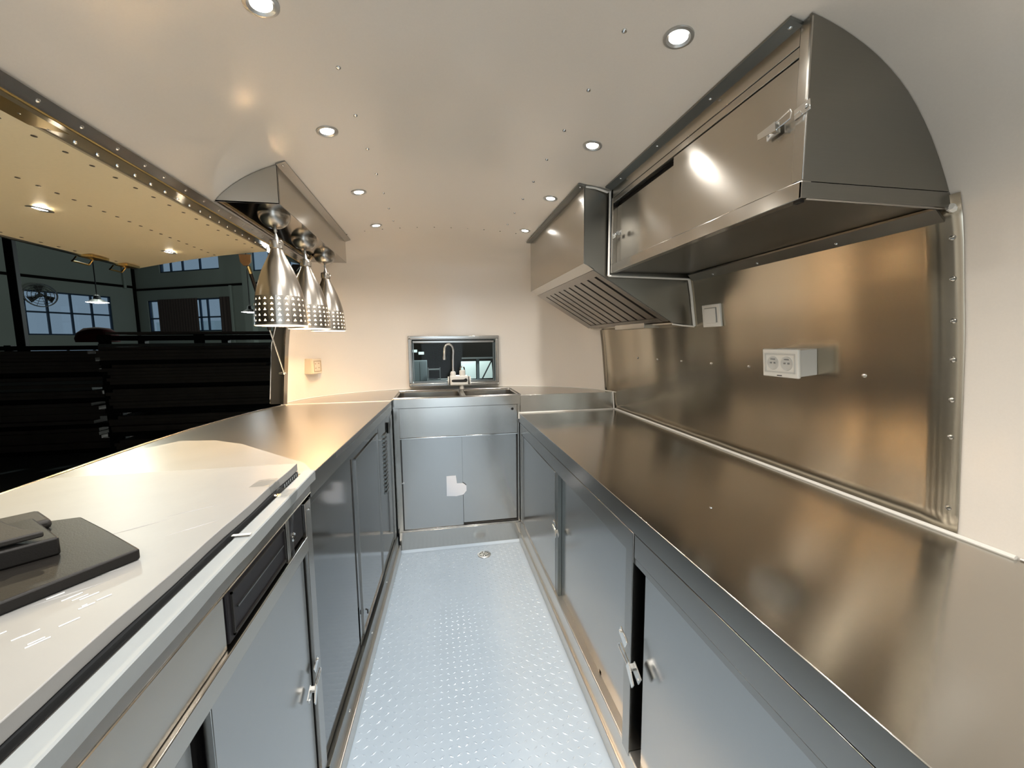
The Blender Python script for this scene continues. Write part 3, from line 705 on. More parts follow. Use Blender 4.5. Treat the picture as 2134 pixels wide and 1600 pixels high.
# ------------------------------------------------------------------ sink counter at the end
def capx2(z, y, side):
    a = DX(z); b = capb(a); s = min(1, max(0, (y-YS)/b)); k = math.sqrt(max(0, 1-s*s))
    return XC+(a if side > 0 else -LS*a)*k
sc = thing('sink_counter', 'curved-back steel counter with double sink along the end wall', 'counter', (0.12, 2.47, ZT))
a_ = DX(ZT)-.006; b_ = capb(DX(ZT))-.006
arc = []
for k in range(0, 61):
    ph = math.pi*k/60
    x = XC+(a_ if k <= 30 else LS*a_)*math.cos(ph); y = YS+b_*math.sin(ph); arc.append((x, y))
arcR = [p for p in arc if not (p[0] > XC and p[1] < 2.47)]
poly = [(capx2(ZT, 2.47, 1)-.006, 2.47)]+arcR[:-1]+[(XC-LS*a_, 2.407), (-0.270, 2.407), (-0.272, 2.47)]
bm = bmesh.new()
vt = [bm.verts.new((x, y, ZT)) for x, y in poly]
bm.faces.new(vt)
SX0, SX1, SY0, SY1, SM0, SM1 = -0.262, 0.515, 2.505, 2.862, 0.146, 0.172
for co, no in (((SX0, 0, 0), (1, 0, 0)), ((SX1, 0, 0), (1, 0, 0)), ((0, SY0, 0), (0, 1, 0)), ((0, SY1, 0), (0, 1, 0)), ((SM0, 0, 0), (1, 0, 0)), ((SM1, 0, 0), (1, 0, 0))):
    bmesh.ops.bisect_plane(bm, geom=bm.verts[:]+bm.edges[:]+bm.faces[:], plane_co=co, plane_no=no)
bmesh.ops.delete(bm, geom=[f for f in bm.faces if SY0 < f.calc_center_median().y < SY1 and (SX0 < f.calc_center_median().x < SM0 or SM1 < f.calc_center_median().x < SX1)], context='FACES')
bmesh.ops.recalc_face_normals(bm, faces=bm.faces)
ex = bmesh.ops.extrude_face_region(bm, geom=bm.faces[:])
bmesh.ops.translate(bm, vec=(0, 0, -.004), verts=[g for g in ex['geom'] if isinstance(g, bmesh.types.BMVert)])
bmesh.ops.translate(bm, vec=-sc.location, verts=bm.verts)
bmesh.ops.recalc_face_normals(bm, faces=bm.faces)
me = bpy.data.meshes.new('top_sheet'); bm.to_mesh(me); bm.free(); me.materials.append(M['top'])
o = bpy.data.objects.new('top_sheet', me); COL.objects.link(o); o.parent = sc
def basin(x0, x1):
    mb = MB(); r = .03; z1, zb = ZT-.001, ZT-.19
    def loop(x0, x1, y0, y1, r, z):
        out = []
        for cx, cy, a0 in ((x1-r, y1-r, 0), (x0+r, y1-r, 90), (x0+r, y0+r, 180), (x1-r, y0+r, 270)):
            for k in range(5): a = R(a0+22.5*k); out.append((cx+r*math.cos(a), cy+r*math.sin(a), z))
        return out
    ls = [loop(x0-.001, x1+.001, SY0-.001, SY1+.001, .004, z1), loop(x0+.006, x1-.006, SY0+.006, SY1-.006, r, z1-.008), loop(x0+.010, x1-.010, SY0+.010, SY1-.010, r, zb+.03), loop(x0+.03, x1-.03, SY0+.03, SY1-.03, r, zb+.004),
          loop((x0+x1)/2-.03, (x0+x1)/2+.03, (SY0+SY1)/2-.03, (SY0+SY1)/2+.03, .029, zb)]
    n = 20; vs = [p for l in ls for p in l]
    fs = [(i*n+k, i*n+(k+1) % n, (i+1)*n+(k+1) % n, (i+1)*n+k) for i in range(4) for k in range(n)]
    mb.add(vs, fs); b = mb.build('sink_bowl', M['sinkst'], sc)
    MB().lathe([(.034, .0), (.032, .003), (.02, .001), (.0005, -.002)], ((x0+x1)/2, (SY0+SY1)/2, zb+.001), 20).build('waste_plug', M['chrome'], b)
basin(SX0, SM0); basin(SM1, SX1)
# raised welded rim of the sink bowls
mb = MB()
for (xa, ya, xb, yb) in ((SX0-.006, SY0-.006, SX1+.006, SY0-.006), (SX1+.006, SY0-.006, SX1+.006, SY1+.006), (SX1+.006, SY1+.006, SX0-.006, SY1+.006), (SX0-.006, SY1+.006, SX0-.006, SY0-.006)):
    mb.tube([(xa, ya, ZT+.001), (xb, yb, ZT+.001)], .003, 6)
mb.build('sink_rim', M['front'], sc)
MB().box(-0.275, 0.512, 2.466, 2.470, 0.908, ZT).build('front_apron', M['sinkst'], sc, .001)
MB().box(0.512, capx2(ZT, 2.47, 1)-.006, 2.466, 2.470, 0.852, ZT).build('side_apron', M['sinkst'], sc, .001)
MB().tube([(XC-LS*a_+.002, 2.406, ZT+.0008), (-0.272, 2.406, ZT+.0008)], .0013, 5).build('joint_line', M['seal'], sc)
mb = MB(); mb.tube([(x, y, ZT+.002) for x, y in arc[1:60]], .003, 6); mb.build('wall_sealant', M['seal'], sc)

sk = thing('sink_cabinet', 'steel cabinet with two sliding doors below the double sink', 'cabinet', (0.12, 2.48, 0.12))
box('carcass', M['sinkst'], sk, -0.25, 0.50, 2.50, 2.52, 0.12, 0.90)
box('left_post', M['sinkst'], sk, -0.272, -0.236, 2.474, 2.51, 0.12, 0.908, bevel=.0015)
box('right_post', M['sinkst'], sk, 0.494, 0.512, 2.474, 2.51, 0.12, 0.908, bevel=.0015)
fp = box('upper_panel', M['sinkst'], sk, -0.238, 0.494, 2.478, 2.50, 0.722, 0.906, bevel=.0015)
MB().box(-0.238, 0.494, 2.474, 2.480, 0.714, 0.7215).build('panel_lip', M['chrome'], fp, .001)
mtn = Matrix.Translation((0.462, 2.478, 0.878)) @ face_quat((0, -1, 0)).to_matrix().to_4x4()
MB().lathe([(.0085, 0), (.0085, .003), (.006, .004), (.0055, .002), (.0005, .002)], n=16, mat=mtn).build('round_lock', M['blk2'], fp)
box('sliding_door', M['door'], sk, -0.232, 0.138, 2.480, 2.488, 0.136, 0.713, bevel=.001)
box('sliding_door', M['door'], sk, 0.120, 0.488, 2.490, 2.498, 0.146, 0.713, bevel=.001)
box('door_track', M['sinkst'], sk, -0.238, 0.494, 2.472, 2.50, 0.122, 0.135, bevel=.001)
MB().box(0.14, 0.49, 2.4795, 2.49, 0.1345, 0.140).build('track_gap', M['dark'], sk)
MB().box(-0.234, -0.229, 2.4795, 2.481, 0.136, 0.713).box(0.1375, 0.1395, 2.4795, 2.481, .14, .36).box(0.489, 0.4935, 2.4795, 2.49, .136, .713).build('door_seam', M['dark'], sk)
MB().box(-0.236, -0.222, 2.474, 2.480, 0.436, 0.442).build('door_stop', M['ring'], sk)
fm = MB().prism([(0.035, 2.4795, 0.335), (0.095, 2.4795, 0.330), (0.140, 2.4795, 0.338), (0.160, 2.4795, 0.362), (0.160, 2.4795, 0.395), (0.140, 2.4795, 0.412), (0.10, 2.4795, 0.414), (0.095, 2.4795, 0.465), (0.036, 2.4795, 0.465)], (0, -.0008, 0)).build('film_remnant', M['filmw'])
tag(fm, 'white remnant of protective film stuck on the sink cabinet door', 'film')

fa = thing('sink_faucet', 'white electric tap with tall chrome gooseneck spout behind the double sink', 'faucet', (0.17, 2.93, ZT))
Y = 2.93
MB().box(0.087, 0.219, Y-.035, Y+.035, 0.992, 1.062).build('heater_body', M['plastic'], fa, .008)
for x0, x1 in ((0.072, 0.080), (0.226, 0.236)):
    mt = Matrix.Translation((x0, Y, 1.024)) @ Matrix.Rotation(R(90), 4, 'Y')
    MB().lathe([(.0005, 0), (.030, 0), (.032, .003), (.032, x1-x0), (.0005, x1-x0+.001)], n=24, mat=mt).build('side_cap', M['plastic'], fa)
for x0 in (0.080, 0.219):
    mt = Matrix.Translation((x0, Y, 1.024)) @ Matrix.Rotation(R(90), 4, 'Y')
    MB().lathe([(.029, 0), (.029, .008)], n=24, mat=mt).build('black_ring', M['dark'], fa)
mb = MB(); pl = [(0.110+.012*math.cos(R(a)), Y-.0355, 1.026+.009*math.sin(R(a))) for a in range(90, 271, 20)]+[(0.190, Y-.0355, 1.016)]+[(0.198+.014*math.cos(R(a)), Y-.0355, 1.029+.0135*math.sin(R(a))) for a in range(-90, 91, 20)]+[(0.185, Y-.0355, 1.035)]
MB().prism(pl, (0, -.0015, 0)).build('display_window', M['dark'], fa)
MB().lathe([(.020, 1.055), (.020, 1.082), (.014, 1.092), (.0005, 1.094)], (0.111, Y, 0), 20).build('spout_socket', M['plastic'], fa)
MB().lathe([(.022, 1.055), (.022, 1.095), (.018, 1.10), (.0005, 1.102)], (0.178, Y, 0), 20).build('lever_socket', M['plastic'], fa)
MB().tube([(0.163, Y, 1.098), (0.165, Y, 1.118), (0.178, Y, 1.128), (0.191, Y, 1.118), (0.194, Y, 1.098)], .005, 8).build('lever_loop', M['chrome'], fa)
sp = [(0.112, Y, 1.09), (0.113, Y, 1.20), (0.116, Y, 1.235)]
for k in range(9):
    a = R(0+19*k); sp.append((0.083+.033*math.cos(a), Y-.002*k, 1.240+.048*math.sin(a)))
sp += [(0.052, Y-.02, 1.215), (0.051, Y-.02, 1.195)]
MB().tube(sp, .0085, 12).build('spout', M['chrome'], fa)
MB().lathe([(.010, 0), (.011, .012), (.010, .024)], (0.051, Y-.02, 1.178), 14, cap=True).build('aerator', M['chrome'], fa)
MB().lathe([(.016, ZT), (.017, ZT+.012), (.013, ZT+.020), (.018, ZT+.030)], (0.172, Y, 0), 20).build('stem', M['plastic'], fa)

# end window
wn = struct(thing('window_1', '', 'window', (0.13, 3.02, 1.16)))
del wn['label']; del wn['category']
x0, x1, z0_, z1_ = -0.205, 0.458, 0.982, 1.350
def rframe(mb, x0, x1, z0, z1, w, y0, y1):
    return mb.box(x0, x1, y0, y1, z1-w, z1).box(x0, x1, y0, y1, z0, z0+w).box(x0, x0+w, y0, y1, z0+w, z1-w).box(x1-w, x1, y0, y1, z0+w, z1-w)
rframe(MB(), x0, x1, z0_, z1_, .022, 2.985, 3.01).build('window_frame', M['sinkst'], wn, .003)
rframe(MB(), x0+.022, x1-.022, z0_+.022, z1_-.022, .004, 2.99, 3.09).build('reveal', M['front'], wn)
rframe(MB(), x0+.03, x1-.03, z0_+.026, z1_-.046, .006, 3.05, 3.07).build('sash_frame', M['darksteel'], wn)
box('head_rail', M['front'], wn, x0+.030, x1-.030, 3.03, 3.06, z1_-.052, z1_-.034, bevel=.002)
box('glass', M['glass'], wn, x0+.034, x1-.034, 3.058, 3.060, z0_+.03, z1_-.05)
for x, z in ((x0+.01, z0_+.012), (x1-.006, z0_+.010), (x0+.012, z1_-.012)): piece('screw', screw_me, wn, (x, 2.984, z), face_quat((0, -1, 0)))

# left end wall socket
lo = thing('cream_socket', 'cream surface-mounted power socket on the end wall beside the hatch', 'socket', (-0.80, 2.62, 1.16))
yy = 2.66; cxw = capx2(1.16, yy, -1); nrm = Vector((0.93, -0.37, 0)).normalized()
zax = Vector((0, 0, 1)); xax = zax.cross(nrm)
mt = Matrix(((xax.x, zax.x, nrm.x, cxw), (xax.y, zax.y, nrm.y, yy), (0, 1, 0, 1.165), (0, 0, 0, 1)))
M['socket'] = plain('cream_plastic', (0.62, 0.54, 0.42), .4)
MB().box(-.043, .043, -.047, .047, -.012, .042, mat=mt).build('back_box', M['socket'], lo, .002)
fc_ = MB().box(-.041, .041, -.045, .045, .042, .049, mat=mt).build('face_plate', M['socket'], lo, .002)
fr = MB(); fr.box(-.031, .031, .030, .033, .049, .051, mat=mt).box(-.031, .031, -.033, -.030, .049, .051, mat=mt).box(.029, .032, -.033, .033, .049, .051, mat=mt).box(-.032, -.029, -.033, .033, .049, .051, mat=mt)
M['cream2'] = plain('darker_cream', (0.34, 0.26, 0.17), .5)  # darker cream for the lid frame and slots
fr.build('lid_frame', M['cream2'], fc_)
for xx, zz_ in ((-.018, .015), (.012, .016), (-.016, -.012), (.014, -.010)): MB().box(xx-.005, xx+.005, zz_-.0025, zz_+.0025, .049, .0505, mat=mt).build('socket_slot', M['cream2'], fc_)

# ------------------------------------------------------------------ right run
XF = 0.503
rw_ = thing('right_worktop', 'long brushed steel worktop along the right wall', 'worktop', (0.8, 2.46, 0.85))
def top_poly(z, y0, y1): return [(XF, y0), (XF, y1), (XR(z)-.004, y1), (XR(z)-.004, y0)]
MB().prism([(x, y, .846) for x, y in [(XF+.0005, -0.8), (XF+.0005, 2.463), (XR(.85)-.004, 2.463), (XR(.85)-.004, -0.8)]], (0, 0, .004)).build('top_sheet', M['top'], rw_, bevel=.001)
MB().box(XF, XF+.004, -0.8, 2.463, .792, .8495).build('front_apron', M['front'], rw_, .0012)
MB().box(XF+.004, XF+.02, -0.8, 2.463, .7905, .7925).build('apron_return', M['darksteel'], rw_)
seal_b = MB().tube([(XR(.85)-.006, 0.575, .853), (XR(.85)-.006, 2.458, .853)], .0055, 8).build('sealant_bead', M['seal'], rw_)
MB().tube([(XF+.004, 2.460, .852), (XR(.87)-.012, 2.460, .852)], .0045, 8).build('sealant_bead', M['seal'], rw_)
MB().tube([(XF-.001, 2.460, .856), (XF-.001, 2.462, .815)], .005, 8).build('sealant_bead', M['seal'], rw_)
MB().tube([(XR(.87)-.012, 2.462, .853), (XR(.96)-.014, 2.462, .968)], .005, 8).build('sealant_bead', M['seal'], rw_)
MB().tube([(XR(.85)-.003, -0.7, .853), (XR(.85)-.003, 0.57, .853)], .0022, 6).build('wall_joint', M['shell'], rw_)
piece('speck', rivet_me, rw_, (0.72, 0.93, .8495))

def right_cab(name, label, ya, yb, far):
    t = thing(name, label, 'cabinet', (XF+.02, ya, .12))
    box('carcass', M['front'], t, XF+.085, XR(.5)-.06, ya, yb, .12, .785)
    box('inside', M['darksteel'], t, XF+.075, XF+.084, ya+.002, yb-.002, .13, .76)
    box('top_rail', M['front'], t, XF+.004, XF+.022, ya, yb, .722, .786, bevel=.001)
    if not far: box('track_rail', M['front'], t, XF+.006, XF+.014, ya, yb, .703, .7205, bevel=.001)
    box('track_shade_strip', M['darksteel'], t, XF+.038, XF+.07, ya, yb, .69, .7215)  # dark strip painting in the shadow between top rail and doors
    box('bottom_track', M['plinth'], t, XF+.004, XF+.055, ya, yb, .118, .136, bevel=.001)
    return t
ca = right_cab('far_base_cabinet', 'far steel base cabinet with two sliding doors under the right worktop', 0.990, 2.455, True)
box('far_post', M['front'], ca, XF+.004, XF+.06, 2.42, 2.455, .13, .722, bevel=.001)
box('sliding_door', M['door'], ca, XF+.010, XF+.024, 1.705, 2.425, .134, .712, bevel=.0015)
box('sliding_door', M['door'], ca, XF+.030, XF+.040, 0.992, 1.76, .134, .700, bevel=.0015)
box('door_edge', M['darksteel'], ca, XF+.012, XF+.029, 1.665, 1.7045, .134, .712)
latch(ca, frame_at((XF+.010, 1.685, .455), (-0.0, -.90, -.43), (0, -.43, .90)) @ Matrix.Diagonal((1, 1, 1, 1)), .75)
box('track_slot', M['dark'], ca, XF+.0035, XF+.0045, 2.02, 2.24, .16, .26) if False else None
box('rail_clip', M['brass'], ca, XF+.03, XF+.036, 1.21, 1.225, .136, .150)
cp = thing('cabinet_post', 'narrow vertical steel post between the two right base cabinets', 'post', (XF+.01, .97, .12))
box('post_body', M['front'], cp, XF+.001, XF+.075, .950, .989, .12, .7895, bevel=.0015)
cb = right_cab('near_base_cabinet', 'near steel base cabinet with gap behind its latch under the right worktop', -0.8, 0.949, False)
box('sliding_door', M['door'], cb, XF+.020, XF+.030, 0.28, 0.915, .134, .702, bevel=.0015)
box('sliding_door', M['door'], cb, XF+.010, XF+.018, -0.75, 0.34, .134, .702, bevel=.0015)
latch(cb, frame_at((XF+.002, .955, .435), (0, -.88, -.47), (0, -.47, .88)), 1.15)
# latch normals must point to the aisle (-x)

# backsplash sheet following the wall
bs = thing('backsplash_sheet', 'riveted brushed steel sheet covering the right wall above the worktop', 'backsplash', (1.15, 0.67, .85))
mb = MB(); zs_ = [.852+(1.60-.852)*i/16 for i in range(17)]
ysb = [.672+(2.40-.672)*i/24 for i in range(25)]+[2.43, 2.46, 2.49, 2.52, 2.55]
vs = []
for y in ysb:
    for z in zs_:
        x = XR(z) if y <= YS else capx2(z, y, 1)
        vs.append((x-.003, y, z if y < 2.465 else max(z, ZT+.002)))
n = len(zs_)
mb.add(vs, [(i*n+j, i*n+j+1, (i+1)*n+j+1, (i+1)*n+j) for i in range(len(ysb)-1) for j in range(n-1)])
sheet = mb.build('sheet_body', M['sheet'], bs)
sol = sheet.modifiers.new('thickness', 'SOLIDIFY'); sol.thickness = .002; sol.offset = 0
def bpt(y, z): return Vector((XR(z)-.004, y, z))
for z in (.912, 1.0+.08, 1.165, 1.255, 1.34, 1.43, 1.515): piece('screw', screw_me, bs, bpt(.690, z), face_quat((-1, 0, -.1)))
for y in (.878, 1.284, 1.490, 1.698, 1.907, 2.115): piece('screw', screw_me, bs, bpt(y, 1.204), face_quat((-1, 0, -.1)))
# wall switch
sw = thing('wall_switch', 'square white rocker switch on the steel sheet below the hood', 'switch', (1.10, 1.459, 1.40))
mt = frame_at((XR(1.40)-.004, 1.459, 1.401), (0, -1, 0), (0.12, 0, 1))
mt = frame_at((XR(1.40)-.004, 1.459, 1.401), (0, -1, 0), Vector((-0.13, 0, 1)))
MB().box(-.053, .053, -.045, .045, 0, .010, mat=mt).build('plate', M['plastic'], sw, .002)
rk = MB().box(-.034, .030, -.030, .030, .010, .014, mat=mt).build('rocker', M['plastic'], sw, .0015)
MB().box(.031, .035, -.028, .030, .010, .0115, mat=mt).box(-.036, .034, .0295, .032, .010, .0115, mat=mt).build('rocker_gap', M['grey'], sw)
# double socket
ds = thing('double_socket', 'white double power socket in a boxy housing on the steel sheet', 'socket', (1.08, 1.05, 1.235))
mt = frame_at((XR(1.235)-.004, 1.075, 1.235), (0, -1, 0), Vector((-0.09, 0, 1)))
MB().box(-.062, .062, -.040, .040, 0, .062, mat=mt).build('back_box', M['plastic2'], ds, .002)
fp = MB().box(-.066, .066, -.044, .044, .062, .072, mat=mt).build('face_plate', M['plastic'], ds, .003)
rf = MB(); rf.box(-.055, .055, .026, .030, .072, .0735, mat=mt).box(-.055, .055, -.030, -.026, .072, .0735, mat=mt).box(-.057, -.052, -.03, .03, .072, .0735, mat=mt).box(.052, .056, -.03, .03, .072, .0735, mat=mt)
rf.build('lid_frame', M['plastic2'], fp)
for xx in (-.025, .026):
    MB().lathe([(.022, 0), (.021, .0015), (.019, .0005), (.0005, .0005)], n=24, mat=mt @ Matrix.Translation((xx, 0, .072))).build('socket_disc', M['plastic2'], fp)
    MB().box(xx-.010, xx-.004, -.0015, .003, .0725, .0740, mat=mt).box(xx+.004, xx+.010, -.0015, .003, .0725, .0740, mat=mt).box(xx-.008, xx+.008, .011, .014, .0725, .0740, mat=mt).build('pin_hole', M['grey'], fp)
MB().box(-.010, .008, -.0395, -.037, .072, .0728, mat=mt).build('small_logo_mark', M['dark'], fp)

# ------------------------------------------------------------------ overhead cabinet
uc = thing('overhead_cabinet', 'steel overhead cabinet with sliding doors following the curved ceiling', 'cabinet', (0.70, 0.69, 1.575))
UX, UY0, UY1, UZ0 = 0.70, 0.69, 1.555, 1.575
wc = []
d0, d1 = DX(UZ0), UX-XC
for i in range(17):
    d = d0+(d1-d0)*i/16; wc.append((XC+d-.001, (ZC(d) if i else UZ0)-.001))
ut = wc[-1][1]
cut_z = 1.606
up_ = [(x, z) for x, z in wc if z > cut_z]
xw = XC+DX(cut_z)-.001
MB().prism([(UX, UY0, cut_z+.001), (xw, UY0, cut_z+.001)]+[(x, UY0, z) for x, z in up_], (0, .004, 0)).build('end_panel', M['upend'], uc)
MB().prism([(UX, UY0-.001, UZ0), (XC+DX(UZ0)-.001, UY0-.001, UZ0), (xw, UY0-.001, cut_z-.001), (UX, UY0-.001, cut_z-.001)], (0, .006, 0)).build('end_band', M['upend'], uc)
box('bottom_panel', M['upend'], uc, UX+.004, XR(UZ0)-.004, UY0+.004, UY1, UZ0+.006, UZ0+.010)
box('bottom_rail', M['upper'], uc, UX, UX+.022, UY0, UY1, UZ0, cut_z+.002, bevel=.0012)
box('near_stile', M['upper'], uc, UX-.0005, UX+.004, UY0-.0005, UY0+.024, cut_z+.003, ut-.004, bevel=.0012)
box('far_stile', M['upper'], uc, UX, UX+.022, UY1-.012, UY1, cut_z+.003, ut-.003, bevel=.0012)
box('top_rail', M['upper'], uc, UX+.001, UX+.02, UY0+.025, UY1-.012, 1.843, 1.861, bevel=.0008)
box('fascia', M['upper'], uc, UX, UX+.02, UY0+.025, UY1, 1.8625, ut-.003, bevel=.0008)
box('sliding_door', M['upper'], uc, UX+.0045, UX+.012, UY0+.026, 1.137, cut_z+.004, 1.8415, bevel=.0008)
box('sliding_door', M['upper'], uc, UX+.018, UX+.024, 1.10, UY1-.013, cut_z+.004, 1.828, bevel=.0008)
box('inside', M['dark'], uc, UX+.03, UX+.034, UY0+.03, UY1-.01, cut_z+.004, 1.85)
zf = ceil_pt(UX-.028, 0).z
MB().hexa([(UX-.028, UY0+.02, zf-.006), (UX+.002, UY0+.02, ut-.008), (UX+.002, UY1, ut-.008), (UX-.028, UY1, zf-.006), (UX-.028, UY0+.02, zf-.001), (UX+.002, UY0+.02, ut-.001), (UX+.002, UY1, ut-.001), (UX-.028, UY1, zf-.001)]).build('ceiling_flange', M['darksteel'], uc)
for y in (.725, .955, 1.20, 1.45): piece('rivet', rivet_me, uc, (UX-.013, y, (zf+ut)/2-.0055), face_quat((-.2, 0, -1)))
MB().hexa([(XR(UZ0)-.028, UY0+.01, UZ0-.002), (XR(UZ0)-.002, UY0+.01, UZ0-.026), (XR(UZ0)-.002, UY1, UZ0-.026), (XR(UZ0)-.028, UY1, UZ0-.002),
           (XR(UZ0)-.028, UY0+.01, UZ0+.003), (XR(UZ0)+.000, UY0+.01, UZ0-.020), (XR(UZ0)+.000, UY1, UZ0-.020), (XR(UZ0)-.028, UY1, UZ0+.003)]).build('wall_flange', M['upend'], uc)
for y in (.93, 1.20, 1.42): piece('rivet', rivet_me, uc, (XR(UZ0)-.010, y, UZ0-.018), face_quat((-.7, 0, -.7)))
latch(uc, frame_at((UX-.0005, .730, 1.735), (0, 1, -.12), (0, -.12, -1)), .85)
latch(uc, frame_at((UX-.0005, 1.50, 1.712), (0, -1, 0), (0, 0, 1)), .6)
MB().tube([(UX+.01, UY0+.0, UZ0-.001), (XR(UZ0)-.01, UY0, UZ0-.003)], .0025, 6).build('edge_bead', M['front'], uc)
box('small_nut', M['blk2'], uc, .708, .718, .70, .715, UZ0-.004, UZ0+.006)
for z in (1.78,):
    MB().tube([(XR(UZ0)-.012, UY0-.004, UZ0), (XR(UZ0)-.001, UY0-.004, UZ0-.004)], .008, 8).build('sealant_bead', M['seal'], uc)

# ------------------------------------------------------------------ range hood
HX, HY0, HY1 = 0.598, 1.585, 2.52
hd = thing('range_hood', 'wedge-shaped steel range hood with slatted grease filter', 'hood', (HX, HY0, 1.37))
def hprof():
    d0, d1 = DX(1.40), HX-XC; out = []
    for i in range(15):
        d = d0+(d1-d0)*i/14; out.append((XC+d-.004, (ZC(d) if i else 1.40)-.003))
    return out
hp = hprof(); ht = hp[-1][1]
side = [(HX, 1.618), (0.622, 1.604), (1.006, 1.374), (1.112, 1.360)]+hp[1:]
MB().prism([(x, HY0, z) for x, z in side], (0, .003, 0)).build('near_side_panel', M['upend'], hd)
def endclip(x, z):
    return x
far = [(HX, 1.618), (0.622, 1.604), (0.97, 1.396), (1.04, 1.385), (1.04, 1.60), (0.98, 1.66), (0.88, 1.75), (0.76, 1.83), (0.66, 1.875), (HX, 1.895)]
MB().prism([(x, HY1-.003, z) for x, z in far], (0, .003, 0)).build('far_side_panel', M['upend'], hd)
MB().box(HX-.002, HX+.001, HY0, HY1, 1.618, ht-.006).build('front_panel', M['upper'], hd, .0008)
MB().hexa([(HX-.002, HY0, 1.616), (.640, HY0, 1.592), (.640, HY1, 1.592), (HX-.002, HY1, 1.616), (HX-.002, HY0, 1.619), (.640, HY0, 1.597), (.640, HY1, 1.597), (HX-.002, HY1, 1.619)]).build('front_lip', M['upper'], hd)
zf = ceil_pt(HX-.028, 0).z
MB().hexa([(HX-.028, HY0-.004, zf-.006), (HX, HY0-.004, ht-.006), (HX, HY1, ht-.006-.0), (HX-.028, HY1, zf-.012), (HX-.028, HY0-.004, zf-.001), (HX, HY0-.004, ht-.001), (HX, HY1, ht-.004), (HX-.028, HY1, zf-.006)]).build('ceiling_flange', M['darksteel'], hd)
for y in (1.60, 1.95, 2.35): piece('rivet', rivet_me, hd, (HX-.014, y, zf-.009), face_quat((0, 0, -1)))
# inclined filter plane from (0.64,1.595) to (0.99,1.383)
FA = Vector((0.640, 0, 1.592)); FB = Vector((0.985, 0, 1.386)); FD = (FB-FA).normalized(); FN = Vector((FD.z, 0, -FD.x)).normalized()
if FN.z > 0: FN = -FN
FLn = (FB-FA).length
def fbox(mb, s0, s1, y0, y1, n0, n1):
    ps = []
    for nn_ in (n0, n1):
        for y, s in ((y0, s0), (y0, s1), (y1, s1), (y1, s0)):
            p = FA+FD*s+FN*nn_; ps.append((p.x, y, p.z))
    return mb.hexa(ps)
fbox(MB(), 0, FLn, HY0+.004, HY0+.045, -.002, .002).build('near_frame', M['slat'], hd)
fbox(MB(), 0, FLn, HY1-.10, HY1-.004, -.002, .002).build('far_frame', M['slat'], hd)
fbox(MB(), 0, .035, HY0+.045, HY1-.10, -.002, .002).build('front_frame', M['slat'], hd)
fbox(MB(), FLn-.03, FLn, HY0+.045, HY1-.10, -.004, .004).build('gutter', M['slat'], hd)
fbox(MB(), .0, FLn, HY0+.02, HY1-.02, -.05, -.046).build('inside', M['dark'], hd)
ns = 9; y0 = HY0+.055; y1 = HY1-.11; pw = (y1-y0)/ns
for k in range(ns):
    a = y0+k*pw
    fbox(MB(), .036, FLn-.031, a+.016, a+pw-.004, -.008, .001).build('slat', M['slat'], hd)
MB().hexa([(0.978, HY0+.20, 1.362), (1.06, HY0+.20, 1.362), (1.06, HY0+.52, 1.362), (0.978, HY0+.52, 1.362), (0.978, HY0+.20, 1.388), (1.06, HY0+.20, 1.388), (1.06, HY0+.52, 1.388), (0.978, HY0+.52, 1.388)]).build('grease_tray', M['upper'], hd, .001)
MB().hexa([(1.0, HY0, 1.372), (1.105, HY0, 1.360), (1.04, HY1, 1.372), (1.0, HY1, 1.380), (1.0, HY0, 1.378), (1.105, HY0, 1.366), (1.04, HY1, 1.378), (1.0, HY1, 1.386)]).build('back_flange', M['upper'], hd)
# white sealant lines where hood, cabinet and wall meet
bd = thing('sealant_line', 'white sealant line outlining the joint of overhead cabinet and range hood', 'sealant', (0.70, 1.57, 1.56))
MB().tube([(HX+.003, HY0-.003, ht-.006), (.64, HY0-.006, ZC(.52)-.006), (.69, HY0-.012, ZC(.57)-.012), (.698, HY0-.018, 1.895), (.697, HY0-.018, 1.60), (.697, HY0-.018, 1.566)], .0045, 8).build('front_bead', M['seal'], bd)
MB().tube([(.697, HY0-.018, 1.566), (.90, HY0-.016, 1.563), (XR(1.56)-.008, HY0-.008, 1.561)], .0042, 8).build('bottom_bead', M['seal'], bd)
MB().tube([(XR(z)-.008, HY0-.005, z) for z in (1.561, 1.50, 1.43, 1.362)], .006, 8).build('wall_bead', M['seal'], bd)
MB().tube([(XR(1.362)-.008, HY0-.003, 1.362), (1.05, HY0-.002, 1.366), (1.0, HY0-.002, 1.372)], .0035, 8).build('lower_bead', M['seal'], bd)

# ------------------------------------------------------------------ the workshop outside
C0 = Vector((-17.615, 28.077, 0)); th = R(25.5)
d1 = -Vector((math.sin(th), math.cos(th), 0)); d2 = Vector((math.cos(th), -math.sin(th), 0))
G = -0.45
def hmat(o, ax, nrm):  # local x along wall, y out into the hall, z up
    return Matrix(((ax.x, nrm.x, 0, o.x), (ax.y, nrm.y, 0, o.y), (0, 0, 1, 0), (0, 0, 0, 1)))
HW1 = hmat(C0, d1, d2)      # window wall on the left
HW2 = hmat(C0, d2, d1)      # back wall
def wall_with_holes(name, mt, L_, H, holes, mat):
    xs = sorted({0, L_}|{h[0] for h in holes}|{h[1] for h in holes}); zs = sorted({G, H}|{h[2] for h in holes}|{h[3] for h in holes})
    mb = MB()
    for a, b in zip(xs, xs[1:]):
        for c, d in zip(zs, zs[1:]):
            m = ((a+b)/2, (c+d)/2)
            if any(h[0] < m[0] < h[1] and h[2] < m[1] < h[3] for h in holes): continue
            mb.box(a, b, -.25, 0, c, d, mat=mt)
    return struct(mb.build(name, mat, smooth=False))
holes1 = [(1.25, 4.75, 1.85, 4.05), (1.25, 4.9, 0.85, 1.20), (9, 14, 1.8, 4.0)]
